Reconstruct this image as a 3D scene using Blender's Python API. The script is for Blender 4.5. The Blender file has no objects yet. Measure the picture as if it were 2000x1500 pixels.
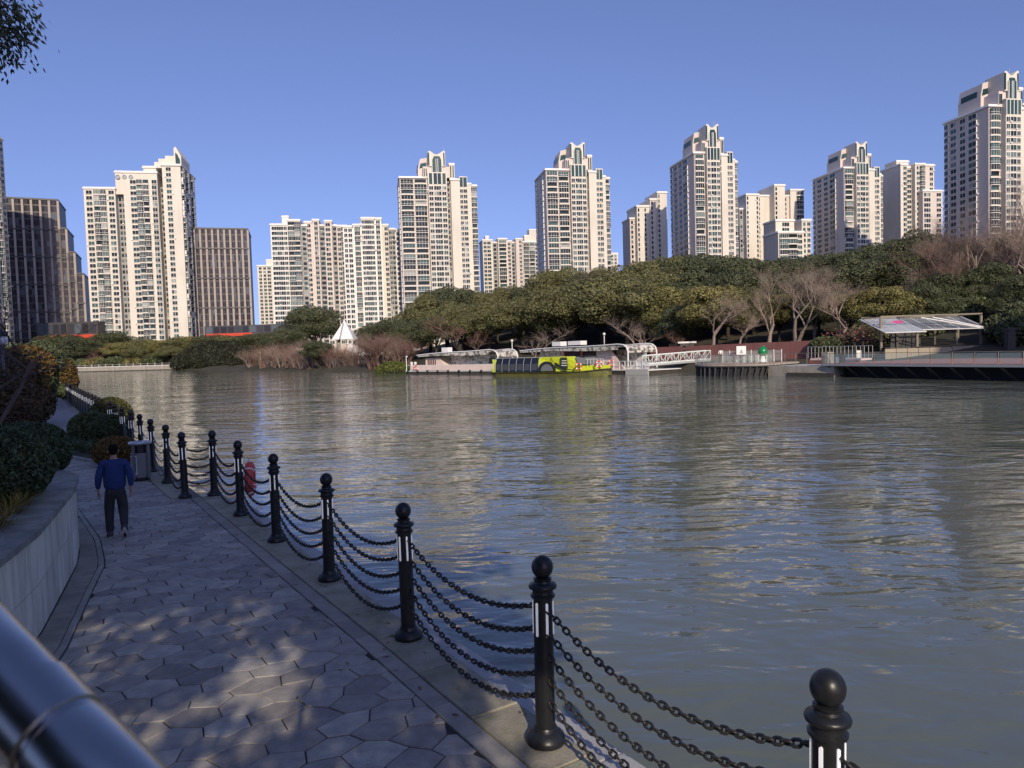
import bpy, math, random
import numpy as np
from mathutils import Vector, Matrix
R = math.radians
random.seed(7)
SC = bpy.context.scene
COL = SC.collection

# ------------------------------------------------------------------ camera, sky, sun, exposure
FPX, CAMZ, PITCH, ROLL = 1440.0, 3.15, math.atan(66/1440), -0.030
cam = bpy.data.cameras.new('camera')
camo = bpy.data.objects.new('camera', cam); COL.objects.link(camo)
cam.sensor_width = 36; cam.lens = 36*FPX/2000; cam.clip_end = 3000; cam.clip_start = 0.05
CM = (Matrix.Rotation(math.pi/2-PITCH, 4, 'X') @ Matrix.Rotation(ROLL, 4, 'Z'))
camo.matrix_world = Matrix.Translation((0, 0, CAMZ)) @ CM
cam.dof.use_dof = True; cam.dof.focus_distance = 22; cam.dof.aperture_fstop = 7.0
SC.camera = camo
SUN_EL, SUN_AZ = R(27), math.atan2(.20, -.98)      # azimuth measured from +Y towards +X
sdir = Vector((math.sin(SUN_AZ)*math.cos(SUN_EL), math.cos(SUN_AZ)*math.cos(SUN_EL), math.sin(SUN_EL)))
W = bpy.data.worlds.new('World'); SC.world = W; W.use_nodes = True
nt = W.node_tree; bg = nt.nodes['Background']
sky = nt.nodes.new('ShaderNodeTexSky'); sky.sky_type = 'NISHITA'; sky.sun_disc = False
sky.sun_elevation = SUN_EL; sky.sun_rotation = SUN_AZ
sky.air_density = 1.0; sky.dust_density = .6; sky.ozone_density = 4.5; sky.altitude = 0
wc = nt.nodes.new('ShaderNodeTexCoord'); wm = nt.nodes.new('ShaderNodeMapping')
wm.inputs['Scale'].default_value = (1, 1, .82); wm.inputs['Location'].default_value = (0, 0, .125)
nt.links.new(wc.outputs['Generated'], wm.inputs[0]); nt.links.new(wm.outputs[0], sky.inputs[0])
tint = nt.nodes.new('ShaderNodeMix'); tint.data_type = 'RGBA'; tint.blend_type = 'MULTIPLY'
tint.inputs[0].default_value = 1.0
nt.links.new(sky.outputs[0], tint.inputs[6]); tint.inputs[7].default_value = (1.03, .835, .985, 1)
nt.links.new(tint.outputs[2], bg.inputs['Color'])
bg.inputs['Strength'].default_value = 0.094
sl = bpy.data.lights.new('sun', 'SUN'); sl.energy = 2.5; sl.angle = R(0.5); sl.color = (1.0, .865, .67)
so = bpy.data.objects.new('sun', sl); COL.objects.link(so)
so.rotation_euler = sdir.to_track_quat('Z', 'Y').to_euler()
SC.view_settings.view_transform = 'Standard'; SC.view_settings.look = 'None'
SC.view_settings.exposure = 0.68; SC.view_settings.gamma = 1.0
SC.view_settings.use_curve_mapping = False
SC.cycles.max_bounces = 6; SC.cycles.transparent_max_bounces = 8
SC.cycles.caustics_reflective = False; SC.cycles.caustics_refractive = False
SC.cycles.sample_clamp_indirect = 4.0

CR = CM.to_3x3()
def ray(px, py): return CR @ Vector(((px-1000)/FPX, (750-py)/FPX, -1))
def at(px, py, Y):                                  # point seen at a photo pixel, Y metres ahead
    d = ray(px, py); return Vector((0, 0, CAMZ)) + d*(Y/d.y)
def onz(px, py, z=0.0):                             # point seen at a photo pixel on the level z
    d = ray(px, py); return Vector((0, 0, CAMZ)) + d*((z-CAMZ)/d.z)
def ST(s, t, z=0.0): return Vector((-.55*s+.835*t, .835*s+.55*t, z))
def interp(x, pts):
    if x <= pts[0][0]: return pts[0][1]
    for (a, b), (c, d) in zip(pts, pts[1:]):
        if x <= c: return b+(d-b)*(x-a)/(c-a)
    return pts[-1][1]
def lerp(a, b, k): return a+(b-a)*k
ORD = ['first','second','third','fourth','fifth','sixth','seventh','eighth','ninth','tenth','eleventh','twelfth','thirteenth',
       'fourteenth','fifteenth','sixteenth','seventeenth','eighteenth','nineteenth','twentieth','twenty-first','twenty-second',
       'twenty-third','twenty-fourth','twenty-fifth','twenty-sixth','twenty-seventh','twenty-eighth','twenty-ninth','thirtieth',
       'thirty-first','thirty-second']

# ------------------------------------------------------------------ materials
MATS = {}
def mat(name, col, rough=.6, metal=0., col2=None, scale=3., detail=6., bump=0., bscale=None, var=0., spec=.5, emit=0., stretch=None,
        island=False, contrast=(.35, .65), coat=0., alpha=None, trans=0.):
    if name in MATS: return MATS[name]
    m = bpy.data.materials.new(name); m.use_nodes = True; N = m.node_tree.nodes; L = m.node_tree.links
    b = N['Principled BSDF']; MATS[name] = m
    b.inputs['Roughness'].default_value = rough; b.inputs['Metallic'].default_value = metal
    b.inputs['Specular IOR Level'].default_value = spec
    b.inputs['Coat Weight'].default_value = coat
    if trans: b.inputs['Transmission Weight'].default_value = trans
    if alpha is not None: b.inputs['Alpha'].default_value = alpha
    c1 = (*col, 1)
    out = None
    if col2 is not None or bump:
        tc = N.new('ShaderNodeTexCoord'); src = tc.outputs['Object']
        if stretch:
            mp = N.new('ShaderNodeMapping'); mp.inputs['Scale'].default_value = stretch
            L.new(src, mp.inputs[0]); src = mp.outputs[0]
    if col2 is not None:
        n = N.new('ShaderNodeTexNoise'); n.inputs['Scale'].default_value = scale; n.inputs['Detail'].default_value = detail
        n.inputs['Roughness'].default_value = .65
        L.new(src, n.inputs['Vector'])
        mr = N.new('ShaderNodeMapRange'); mr.inputs[1].default_value, mr.inputs[2].default_value = contrast
        L.new(n.outputs['Fac'], mr.inputs[0])
        mx = N.new('ShaderNodeMix'); mx.data_type = 'RGBA'
        mx.inputs[6].default_value = c1; mx.inputs[7].default_value = (*col2, 1)
        L.new(mr.outputs[0], mx.inputs[0]); out = mx.outputs[2]
    if var:
        oi = N.new('ShaderNodeObjectInfo'); r = oi.outputs['Random']
        if island:
            g = N.new('ShaderNodeNewGeometry'); a = N.new('ShaderNodeMath'); a.operation = 'ADD'
            L.new(r, a.inputs[0]); L.new(g.outputs['Random Per Island'], a.inputs[1])
            fr = N.new('ShaderNodeMath'); fr.operation = 'FRACT'; L.new(a.outputs[0], fr.inputs[0]); r = fr.outputs[0]
        hs = N.new('ShaderNodeHueSaturation')
        v = N.new('ShaderNodeMapRange'); v.inputs[3].default_value = 1-var; v.inputs[4].default_value = 1+var
        L.new(r, v.inputs[0]); L.new(v.outputs[0], hs.inputs['Value'])
        h = N.new('ShaderNodeMapRange'); h.inputs[3].default_value = .5-var*.06; h.inputs[4].default_value = .5+var*.06
        L.new(r, h.inputs[0]); L.new(h.outputs[0], hs.inputs['Hue'])
        if out: L.new(out, hs.inputs['Color'])
        else: hs.inputs['Color'].default_value = c1
        out = hs.outputs[0]
    if out: L.new(out, b.inputs['Base Color'])
    else: b.inputs['Base Color'].default_value = c1
    if emit:
        b.inputs['Emission Color'].default_value = c1; b.inputs['Emission Strength'].default_value = emit
    if bump:
        n2 = N.new('ShaderNodeTexNoise'); n2.inputs['Scale'].default_value = bscale or scale*4; n2.inputs['Detail'].default_value = 5
        L.new(src, n2.inputs['Vector'])
        bm = N.new('ShaderNodeBump'); bm.inputs['Strength'].default_value = bump; bm.inputs['Distance'].default_value = .02
        L.new(n2.outputs['Fac'], bm.inputs['Height']); L.new(bm.outputs[0], b.inputs['Normal'])
    return m
def glass_mat(name, stops):                        # window glass: the tone changes from pane to pane (curtains, tints)
    m = bpy.data.materials.new(name); m.use_nodes = True; N = m.node_tree.nodes; L = m.node_tree.links
    b = N['Principled BSDF']; b.inputs['Roughness'].default_value = .12; b.inputs['Specular IOR Level'].default_value = .28
    oi = N.new('ShaderNodeObjectInfo'); g = N.new('ShaderNodeNewGeometry')
    a = N.new('ShaderNodeMath'); a.operation = 'ADD'; L.new(oi.outputs['Random'], a.inputs[0]); L.new(g.outputs['Random Per Island'], a.inputs[1])
    fr = N.new('ShaderNodeMath'); fr.operation = 'FRACT'; L.new(a.outputs[0], fr.inputs[0])
    cr = N.new('ShaderNodeValToRGB'); cr.color_ramp.interpolation = 'CONSTANT'
    e = cr.color_ramp.elements
    e[0].position = 0; e[0].color = (*stops[0][1], 1); e[1].position = stops[1][0]; e[1].color = (*stops[1][1], 1)
    for p, c in stops[2:]:
        x = e.new(p); x.color = (*c, 1)
    L.new(fr.outputs[0], cr.inputs[0]); L.new(cr.outputs[0], b.inputs['Base Color'])
    return m

CREAM = mat('cream_render', (.72, .66, .56), .8, col2=(.62, .57, .48), scale=.15, stretch=(1, 1, .25))
PINK = mat('pinkish_dimmed_render', (.68, .585, .52), .8, col2=(.60, .52, .46), scale=.15, stretch=(1, 1, .25))  # on crowned towers' flanks this pinkish tone puts the dimmer light into the colour
TRIM = mat('white_trim', (.78, .75, .70), .7)
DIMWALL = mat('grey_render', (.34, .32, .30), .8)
GLASS = glass_mat('window_glass', [(0, (.018, .025, .026)), (.45, (.03, .052, .052)), (.70, (.06, .105, .10)), (.88, (.15, .19, .175)), (.96, (.34, .34, .31))])
TEAL = glass_mat('teal_glass', [(0, (.02, .05, .055)), (.4, (.03, .075, .075)), (.75, (.055, .10, .095))])
OFFGL = glass_mat('office_glass', [(0, (.035, .033, .038)), (.4, (.055, .055, .065)), (.7, (.03, .028, .03)), (.9, (.10, .12, .14))])
STONEFIN = mat('beige_stone', (.42, .355, .305), .8, col2=(.36, .30, .26), scale=.3)
DARKMETAL = mat('dark_facade_metal', (.068, .062, .062), .5)
BLACK = mat('black_paint', (.011, .012, .014), .36, spec=.4, col2=(.017, .018, .020), scale=9, bump=.04, bscale=60)
CHAINM = mat('black_chain_iron', (.022, .022, .022), .5, metal=.2, col2=(.075, .060, .045), scale=6, contrast=(.52, .72))
LIGHTSTRIP = mat('white_lamp_diffuser', (.85, .86, .92), .4, emit=.16)
PAVER = mat('paver_stone', (.37, .345, .305), .78, col2=(.25, .233, .21), scale=5, bump=.35, bscale=55, var=.24, spec=.35)
PAVERFAR = mat('paver_stone_far', (.37, .345, .305), .78, col2=(.25, .233, .21), scale=5, bump=.35, bscale=55, var=.22, island=True, spec=.35)
MORTAR = mat('dark_joint', (.030, .028, .028), .95, col2=(.05, .047, .045), scale=8)
KERBM = mat('mossy_kerb_stone', (.36, .33, .25), .82, col2=(.22, .215, .14), scale=2.2, bump=.4, bscale=45, var=.12, contrast=(.42, .66))
EDGEM = mat('border_stone', (.33, .305, .265), .8, col2=(.24, .225, .20), scale=4, bump=.3, bscale=50, var=.15)
LEDGEM = mat('grey_ledge_stone', (.42, .42, .42), .7, col2=(.30, .30, .30), scale=3, bump=.3, bscale=40, var=.08)
STRIPM = mat('beige_strip_stone', (.33, .29, .235), .85, col2=(.20, .185, .15), scale=2.5, bump=.3, bscale=50, var=.1)
PANELM = mat('wall_panel_stone', (.78, .74, .62), .8, col2=(.50, .48, .39), scale=2.0, stretch=(3.0, 3.0, .5), bump=.2, bscale=50, var=.10)
COPEM = mat('coping_stone', (.31, .295, .26), .85, col2=(.17, .17, .14), scale=3.5, bump=.3, bscale=45, var=.10)
SOIL = mat('soil', (.045, .032, .022), 1, col2=(.025, .02, .015), scale=6, bump=.6, bscale=20)
EARTH = mat('bank_earth', (.060, .050, .034), 1, col2=(.035, .036, .018), scale=.25)
GROUNDM = mat('bank_ground', (.060, .055, .040), 1, col2=(.035, .040, .022), scale=.4)
STEEL = mat('brushed_steel', (.44, .43, .42), .27, metal=1.0)
WHITEP = mat('white_paint', (.80, .79, .76), .55)
PALEP = mat('pale_pink_panel', (.78, .64, .56), .6, col2=(.70, .56, .49), scale=.8)
GREYP = mat('grey_paint', (.35, .36, .37), .5)
LIME = mat('lime_boat_paint', (.60, .68, .03), .35, coat=.3)
BOATGL = mat('dark_boat_glass', (.012, .015, .022), .08, spec=.7)
BOATBK = mat('black_boat_paint', (.02, .02, .022), .5)
HULLDK = mat('dark_hull', (.035, .033, .028), .7, col2=(.07, .06, .045), scale=2)
RUSTW = mat('rust_red_panel', (.25, .105, .090), .75, col2=(.20, .085, .075), scale=.6)
REDFLOOR = mat('red_deck', (.36, .16, .13), .85, col2=(.30, .14, .12), scale=.8)
CONC = mat('pale_concrete', (.42, .38, .32), .85, col2=(.27, .25, .20), scale=.8, stretch=(1, 1, .3))
DECKDK = mat('dark_deck_edge', (.022, .022, .026), .75)
STRUTM = mat('grey_strut', (.045, .043, .042), .7)
BEIGEP = mat('beige_counter_panel', (.36, .31, .23), .7, var=.08)
BROWNST = mat('olive_brown_steel', (.22, .19, .14), .55)
ROOFGL = mat('pale_roof_glass', (.62, .66, .68), .3, alpha=.62)
ROOFGL2 = mat('clear_roof_glass', (.42, .45, .47), .2, alpha=.35)
CLEARG = mat('railing_glass', (.55, .68, .64), .1, alpha=.20)
RINGR = mat('red_lifebuoy', (.62, .06, .05), .6)
BLUE = mat('blue_sign', (.02, .16, .62), .5)
PINKP = mat('pink_print', (.80, .10, .30), .5)
GREENB = mat('glossy_green', (.012, .22, .065), .25, coat=.3)
REDSIGN = mat('red_sign_band', (.62, .075, .030), .6, col2=(.50, .06, .03), scale=.3)
BARK = mat('dark_bark', (.055, .043, .034), .95, col2=(.035, .028, .022), scale=3)
PALEBARK = mat('pale_bark', (.34, .27, .22), .9, col2=(.24, .185, .15), scale=2)
TWIG = mat('grey_brown_twigs', (.30, .225, .185), .95, var=.22)
REDTWIG = mat('reddish_twigs', (.185, .108, .082), .95, var=.22)
DARKTWIG = mat('dark_twigs', (.135, .098, .083), .95, var=.2)
def leafmat(n, c, var=.35):
    m = mat(n, c, .55, var=var, island=True, spec=.3); return m
LEAF_A = leafmat('camphor_leaves', (.140, .137, .056))
LEAF_B = leafmat('dark_evergreen_leaves', (.082, .092, .044))
LEAF_C = leafmat('olive_leaves', (.190, .172, .060))
LEAF_D = leafmat('shrub_leaves', (.085, .104, .045))
LEAF_E = leafmat('russet_leaves', (.145, .088, .026))
LEAF_F = leafmat('rust_brown_leaves', (.105, .068, .034))
LEAF_G = leafmat('hedge_leaves', (.066, .088, .040))
BLOSSOM = leafmat('pink_blossom', (.22, .085, .08), .4)
DRYGRASS = leafmat('yellow_grass', (.22, .165, .030), .3)
GRASSM = leafmat('green_grass', (.062, .095, .026), .3)
CORE = mat('dark_core', (.020, .022, .012), 1)

# ------------------------------------------------------------------ mesh building
class MB:
    def __init__(s): s.v = []; s.f = []; s.m = []
    def add(s, vs, fs, mi=0):
        o = len(s.v); s.v += [tuple(p) for p in vs]; s.f += [tuple(i+o for i in f) for f in fs]; s.m += [mi]*len(fs); return s
    def box(s, x0, x1, y0, y1, z0, z1, mi=0):
        v = [(x0,y0,z0),(x1,y0,z0),(x1,y1,z0),(x0,y1,z0),(x0,y0,z1),(x1,y0,z1),(x1,y1,z1),(x0,y1,z1)]
        return s.add(v, [(0,3,2,1),(4,5,6,7),(0,1,5,4),(1,2,6,5),(2,3,7,6),(3,0,4,7)], mi)
    def prism(s, poly, z0, z1, mi=0, cap=True):
        n = len(poly)
        a = sum(poly[i][0]*poly[(i+1) % n][1]-poly[(i+1) % n][0]*poly[i][1] for i in range(n))
        if a < 0: poly = poly[::-1]
        v = [(p[0],p[1],z0) for p in poly]+[(p[0],p[1],z1) for p in poly]
        f = [(i,(i+1) % n,n+(i+1) % n,n+i) for i in range(n)]
        if cap: f += [tuple(range(n,2*n)), tuple(range(n-1,-1,-1))]
        return s.add(v, f, mi)
    def sideprism(s, poly, y0, y1, mi=0):           # polygon in x,z extruded along y
        n = len(poly)
        a = sum(poly[i][0]*poly[(i+1) % n][1]-poly[(i+1) % n][0]*poly[i][1] for i in range(n))
        if a < 0: poly = poly[::-1]
        v = [(p[0],y0,p[1]) for p in poly]+[(p[0],y1,p[1]) for p in poly]
        f = [((i+1) % n,i,n+i,n+(i+1) % n) for i in range(n)]+[tuple(range(n)), tuple(range(2*n-1,n-1,-1))]
        return s.add(v, f, mi)
    def tube(s, pts, r, n=6, mi=0, cap=True):
        pts = [Vector(p) for p in pts]; k = len(pts)
        rs = r if isinstance(r, (list, tuple)) else [r]*k
        vs = []; fs = []
        for i, p in enumerate(pts):
            d = (pts[min(i+1,k-1)]-pts[max(i-1,0)])
            d = d.normalized() if d.length > 1e-9 else Vector((0,0,1))
            a = d.cross(Vector((0,0,1)) if abs(d.z) < .9 else Vector((1,0,0))).normalized(); b = d.cross(a)
            for j in range(n):
                t = 2*math.pi*j/n; vs.append(p+(a*math.cos(t)+b*math.sin(t))*rs[i])
        for i in range(k-1):
            for j in range(n):
                q = (j+1) % n; fs.append((i*n+j,i*n+q,(i+1)*n+q,(i+1)*n+j))
        if cap: fs += [tuple(range(n-1,-1,-1)), tuple(range((k-1)*n,k*n))]
        return s.add(vs, fs, mi)
    def bar(s, a, b, w, h=None, mi=0):
        return s.tube([a, b], w*.7071, 4, mi)
    def lathe(s, prof, n=20, mi=0, c=(0,0,0)):
        vs = []; fs = []; k = len(prof)
        for r, z in prof:
            for j in range(n):
                t = 2*math.pi*j/n; vs.append((c[0]+r*math.cos(t), c[1]+r*math.sin(t), c[2]+z))
        for i in range(k-1):
            for j in range(n):
                q = (j+1) % n; fs.append((i*n+j,i*n+q,(i+1)*n+q,(i+1)*n+j))
        fs += [tuple(range(n-1,-1,-1)), tuple(range((k-1)*n,k*n))]
        return s.add(vs, fs, mi)
    def ring(s, c, R_, r, axis='y', n=20, k=8, mi=0, sx=1.):
        vs = []; fs = []
        for i in range(n):
            a = 2*math.pi*i/n
            for j in range(k):
                b = 2*math.pi*j/k; q = R_+r*math.cos(b)
                p = (q*math.cos(a)*sx, r*math.sin(b), q*math.sin(a))
                if axis == 'x': p = (p[1], p[0], p[2])
                if axis == 'z': p = (p[0], p[2], p[1])
                vs.append((c[0]+p[0], c[1]+p[1], c[2]+p[2]))
            for j in range(k):
                fs.append((i*k+j,i*k+(j+1) % k,((i+1) % n)*k+(j+1) % k,((i+1) % n)*k+j))
        return s.add(vs, fs, mi)
    def sphere(s, c, r, n=16, k=10, mi=0):
        rr = r if isinstance(r, (tuple, list)) else (r, r, r)
        vs = [(c[0],c[1],c[2]-rr[2])]
        for i in range(1, k):
            p = -math.pi/2+math.pi*i/k
            for j in range(n):
                t = 2*math.pi*j/n
                vs.append((c[0]+rr[0]*math.cos(p)*math.cos(t), c[1]+rr[1]*math.cos(p)*math.sin(t), c[2]+rr[2]*math.sin(p)))
        vs.append((c[0],c[1],c[2]+rr[2])); fs = []
        for j in range(n):
            fs.append((0,1+(j+1) % n,1+j)); fs.append((len(vs)-1,1+(k-2)*n+j,1+(k-2)*n+(j+1) % n))
        for i in range(k-2):
            for j in range(n):
                q = (j+1) % n; fs.append((1+i*n+j,1+i*n+q,1+(i+1)*n+q,1+(i+1)*n+j))
        return s.add(vs, fs, mi)
    def mesh(s, name, mats, smooth=False):
        me = bpy.data.meshes.new(name); me.from_pydata(s.v, [], s.f)
        for m in (mats if isinstance(mats, (list, tuple)) else [mats]): me.materials.append(m)
        if len(me.materials) > 1: me.polygons.foreach_set('material_index', s.m)
        if smooth: me.polygons.foreach_set('use_smooth', [True]*len(s.f))
        me.update(); return me
    def obj(s, name, mats, parent=None, smooth=False, loc=None, rz=0, sharp=None):
        me = s.mesh(name, mats, smooth)
        if smooth and sharp: me.set_sharp_from_angle(angle=R(sharp))
        return link(name, me, parent, loc, rz)
def link(name, data, parent=None, loc=None, rz=0):
    o = bpy.data.objects.new(name, data); COL.objects.link(o)
    if parent is not None: o.parent = parent
    if loc is not None: o.location = loc
    if rz: o.rotation_euler = (0, 0, rz)
    return o
def tag(o, label=None, cat=None, group=None, kind=None):
    if label: o['label'] = label
    if cat: o['category'] = cat
    if group: o['group'] = group
    if kind: o['kind'] = kind
    return o
def thing(name, label, cat, loc=(0,0,0), rz=0, group=None):
    return tag(link(name, None, None, loc, rz), label, cat, group)
def dup(root, loc, rz=0., label=None, group=None, scale=None):
    r = root.copy(); COL.objects.link(r); r.location = loc; r.rotation_euler = (0, 0, rz)
    if scale is not None: r.scale = scale if isinstance(scale, (tuple, list)) else (scale,)*3
    if label: r['label'] = label
    if group: r['group'] = group
    for ch in list(root.children):
        c = ch.copy(); COL.objects.link(c); c.parent = r
        for g in list(ch.children):
            d = g.copy(); COL.objects.link(d); d.parent = c
    return r
def structure(name, mb, m, **k):
    o = mb.obj(name, m, **k); o['kind'] = 'structure'; return o

# ================================================================== WATER AND LAND
WZ = -1.0
def water_material():
    m = bpy.data.materials.new('river_water'); m.use_nodes = True; N = m.node_tree.nodes; L = m.node_tree.links
    b = N['Principled BSDF']; b.inputs['Base Color'].default_value = (.122, .140, .114, 1)
    b.inputs['Roughness'].default_value = .05; b.inputs['IOR'].default_value = 1.46
    tc = N.new('ShaderNodeTexCoord')
    def noise(scale, rot, sx, sy, det, amp, dist=0.):
        mp = N.new('ShaderNodeMapping'); mp.inputs['Rotation'].default_value = (0,0,R(rot)); mp.inputs['Scale'].default_value = (sx, sy, 1)
        L.new(tc.outputs['Object'], mp.inputs[0])
        n = N.new('ShaderNodeTexNoise'); n.inputs['Scale'].default_value = scale; n.inputs['Detail'].default_value = det
        n.inputs['Distortion'].default_value = dist
        L.new(mp.outputs[0], n.inputs['Vector'])
        q = N.new('ShaderNodeMath'); q.operation = 'MULTIPLY'; q.inputs[1].default_value = amp
        L.new(n.outputs['Fac'], q.inputs[0]); return q.outputs[0]
    hs = [noise(.10, 14, 1, 2.0, 2, .20), noise(.40, -10, 1, 2.0, 2, .185, .6), noise(1.15, 9, 1, 1.9, 2, .072, .4), noise(4.2, -5, 1, 1.8, 2, .007)]
    # breeze patches: some areas are smoother than others
    patch = N.new('ShaderNodeTexNoise'); patch.inputs['Scale'].default_value = .09; patch.inputs['Detail'].default_value = 3
    L.new(tc.outputs['Object'], patch.inputs['Vector'])
    pr = N.new('ShaderNodeMapRange'); pr.inputs[1].default_value = .35; pr.inputs[2].default_value = .65
    pr.inputs[3].default_value = .45; pr.inputs[4].default_value = 1.25; L.new(patch.outputs['Fac'], pr.inputs[0])
    s = hs[0]
    for h in hs[1:]:
        a = N.new('ShaderNodeMath'); a.operation = 'ADD'; L.new(s, a.inputs[0]); L.new(h, a.inputs[1]); s = a.outputs[0]
    mu = N.new('ShaderNodeMath'); mu.operation = 'MULTIPLY'; L.new(s, mu.inputs[0]); L.new(pr.outputs[0], mu.inputs[1])
    bm = N.new('ShaderNodeBump'); bm.inputs['Strength'].default_value = 1.0; bm.inputs['Distance'].default_value = .55
    L.new(mu.outputs[0], bm.inputs['Height']); L.new(bm.outputs[0], b.inputs['Normal'])
    return m
structure('river_water', MB().add([(-1500,-300,WZ),(1500,-300,WZ),(1500,1500,WZ),(-1500,1500,WZ)], [(0,1,2,3)]), water_material())
structure('river_bed', MB().add([(-1600,-400,-4),(1600,-400,-4),(1600,1700,-4),(-1600,1700,-4)], [(0,1,2,3)]), SOIL)

SHORE = [(-420,372),(-213,348),(-146,325),(-105,270),(-83,241),(-46,188),(-30,173),(-18,160),(0,152),(18,132),(24,114),(33,101),(38,95),
         (50,78),(66,50),(82,20),(100,-60),(130,-300)]
SH = np.array(SHORE, float)
def shore_d(x, y):                                  # signed distance to the far shore, positive on land
    p = np.array([x, y]); best = 1e9; sg = 1
    for i in range(len(SH)-1):
        a = SH[i]; b = SH[i+1]; ab = b-a; t = max(0, min(1, np.dot(p-a, ab)/np.dot(ab, ab))); q = a+ab*t
        d = np.hypot(*(p-q))
        if d < best:
            best = d; sg = 1 if (ab[0]*(p[1]-a[1])-ab[1]*(p[0]-a[0])) > 0 else -1
    return best*sg
def smooth(a, b, x):
    t = max(0, min(1, (x-a)/(b-a))); return t*t*(3-2*t)
def land_z(x, y):
    d = shore_d(x, y)
    z = -2.2+2.6*smooth(-2.5, 1.5, d)
    if d > 0:
        z += 1.5*smooth(6, 22, d)
        hill = smooth(-60, 20, x)*(1-.9*smooth(70, 170, d))
        z += 9.5*smooth(14, 62, d)*hill
        z += 1.0*smooth(40, 150, d)
    return z
def grid_land(name, xs, ys):
    mb = MB(); nx, ny = len(xs), len(ys)
    vs = [(x, y, land_z(x, y)) for y in ys for x in xs]
    fs = [(j*nx+i, j*nx+i+1, (j+1)*nx+i+1, (j+1)*nx+i) for j in range(ny-1) for i in range(nx-1)
          if max(vs[k][2] for k in (j*nx+i, j*nx+i+1, (j+1)*nx+i+1, (j+1)*nx+i)) > -2.15]
    mb.add(vs, fs); structure(name, mb, EARTH, smooth=True)
xs = list(np.arange(-330, -60, 9))+list(np.arange(-60, 130, 3.0))+list(np.arange(130, 420, 20))
ys = list(np.arange(-60, 40, 10))+list(np.arange(40, 240, 3.0))+list(np.arange(240, 420, 9))+[450, 520, 700, 1200]
xs = [-1500, -800, -500]+xs+[520, 800, 1500]
grid_land('far_bank_terrain', xs, ys)

# near bank ------------------------------------------------------------------
def kerb_t(s):                                      # line of the bollards
    if s < 18.05: return interp(s, [(-6, 3.24), (4.72, 3.33), (7.37, 3.39), (15.3, 3.46), (18, 3.5)])
    return interp(s, [(18.1, 2.91), (24, 2.90), (40, 2.86), (110, 2.9)])
def wall_t(s): return interp(s, [(0,-3.1),(4,-1.75),(7,-.85),(10.2,-.01),(11.5,.21),(13.4,.52),(14.6,.62),(15.6,.40),(16.6,-.15),(17.3,-.95)])
def pave_t0(s): return interp(s, [(0,-2.6),(4,-1.3),(9.4,.22),(11.5,.60),(13.1,.90),(15,.97),(18.5,.82),(20,.45),(22,-.3),(26,-1.3),(34,-1.2),(48,0.),(80,.3)])
def bed_t(s):                                       # path-side edge of the shrub bed
    if s < 22.2 or s > 35: return None
    return interp(s, [(22.2,2.55),(23.1,2.44),(26.2,1.86),(28.9,1.05),(31,.95),(33,1.5),(35,2.5)])
ss = [-30, 0, 4, 8, 12, 16, 18.0]
def strip(name, s_list, t0f, t1f, z0, z1, m, parent=None, kind='structure'):
    mb = MB(); n = len(s_list); vs = []
    for s in s_list:
        a, b = t0f(s), t1f(s)
        vs += [ST(s,a,z1), ST(s,b,z1), ST(s,b,z0), ST(s,a,z0)]
    fs = []
    for i in range(n-1):
        o = 4*i
        for k in range(4): fs.append((o+k, o+4+k, o+4+(k+1) % 4, o+(k+1) % 4))
    fs += [(0,1,2,3), tuple(4*(n-1)+k for k in (3,2,1,0))]
    mb.add(vs, fs); o = mb.obj(name, m, parent)
    if kind and parent is None: o['kind'] = kind
    return o
strip('near_bank_ground', [-60,-20,0,18,18.4,40,80,112], lambda s: -220, lambda s: (3.2 if s < 18.2 else 2.6), -3.9, -.06, GROUNDM)
path = strip('path', [-12, 0, 4, 9.4, 11.5, 13.1, 15, 18.0, 18.2, 20, 22, 26, 34, 48, 80, 110], lambda s: pave_t0(s)-.9 if s > 14 else max(pave_t0(s)-.5, -6),
             lambda s: kerb_t(s)-.28, -.5, -.014, MORTAR)
quay = strip('quay_wall', [-20, 0, 8, 18.02], lambda s: kerb_t(s)-.6, lambda s: kerb_t(s)+.50, -3.8, -.17, CONC)
quay2 = strip('quay_wall', [18.06, 24, 40, 112], lambda s: kerb_t(s)-.6, lambda s: kerb_t(s)+.50, -3.8, -.17, mat('shade_toned_quay_stone', (.13,.125,.11), .9))  # shade is put into this darker copy of the quay stone
# kerb, border and ledge stones, piece by piece
def stones(name, parent, s0, s1, step, ta, tb, z0, z1, m, gap=.012, bev=.012):
    s = s0
    while s < s1-.05:
        e = min(s+step*(random.uniform(.93, 1.07)), s1)
        a0, a1, b0, b1 = ta(s+gap/2), ta(e-gap/2), tb(s+gap/2), tb(e-gap/2); dz = random.uniform(-.003, .003)
        lo = [ST(s+gap/2,a0,z0), ST(s+gap/2,b0,z0), ST(e-gap/2,b1,z0), ST(e-gap/2,a1,z0)]
        mid = [Vector((p.x,p.y,z1+dz-bev)) for p in lo]
        c = sum(lo, Vector())/4
        hi = [Vector((p.x,p.y,z1+dz))+(Vector((c.x-p.x,c.y-p.y,0)).normalized()*bev) for p in lo]
        MB().add(lo+mid+hi, [(0,1,5,4),(1,2,6,5),(2,3,7,6),(3,0,4,7),(4,5,9,8),(5,6,10,9),(6,7,11,10),(7,4,8,11),(8,9,10,11),(3,2,1,0)]).obj(name, m, parent)
        s = e
stones('kerb_stone', quay, -1, 18.0, 1.1, lambda s: kerb_t(s)-.30, lambda s: kerb_t(s)+.17, -.165, .012, KERBM)
stones('kerb_stone', quay2, 18.12, 62, 1.6, lambda s: kerb_t(s)-.30, lambda s: kerb_t(s)+.17, -.165, .012, KERBM)
stones('border_stone', path, -1, 18.0, .62, lambda s: kerb_t(s)-.50, lambda s: kerb_t(s)-.315, -.013, .004, EDGEM, .010, .006)
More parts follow.
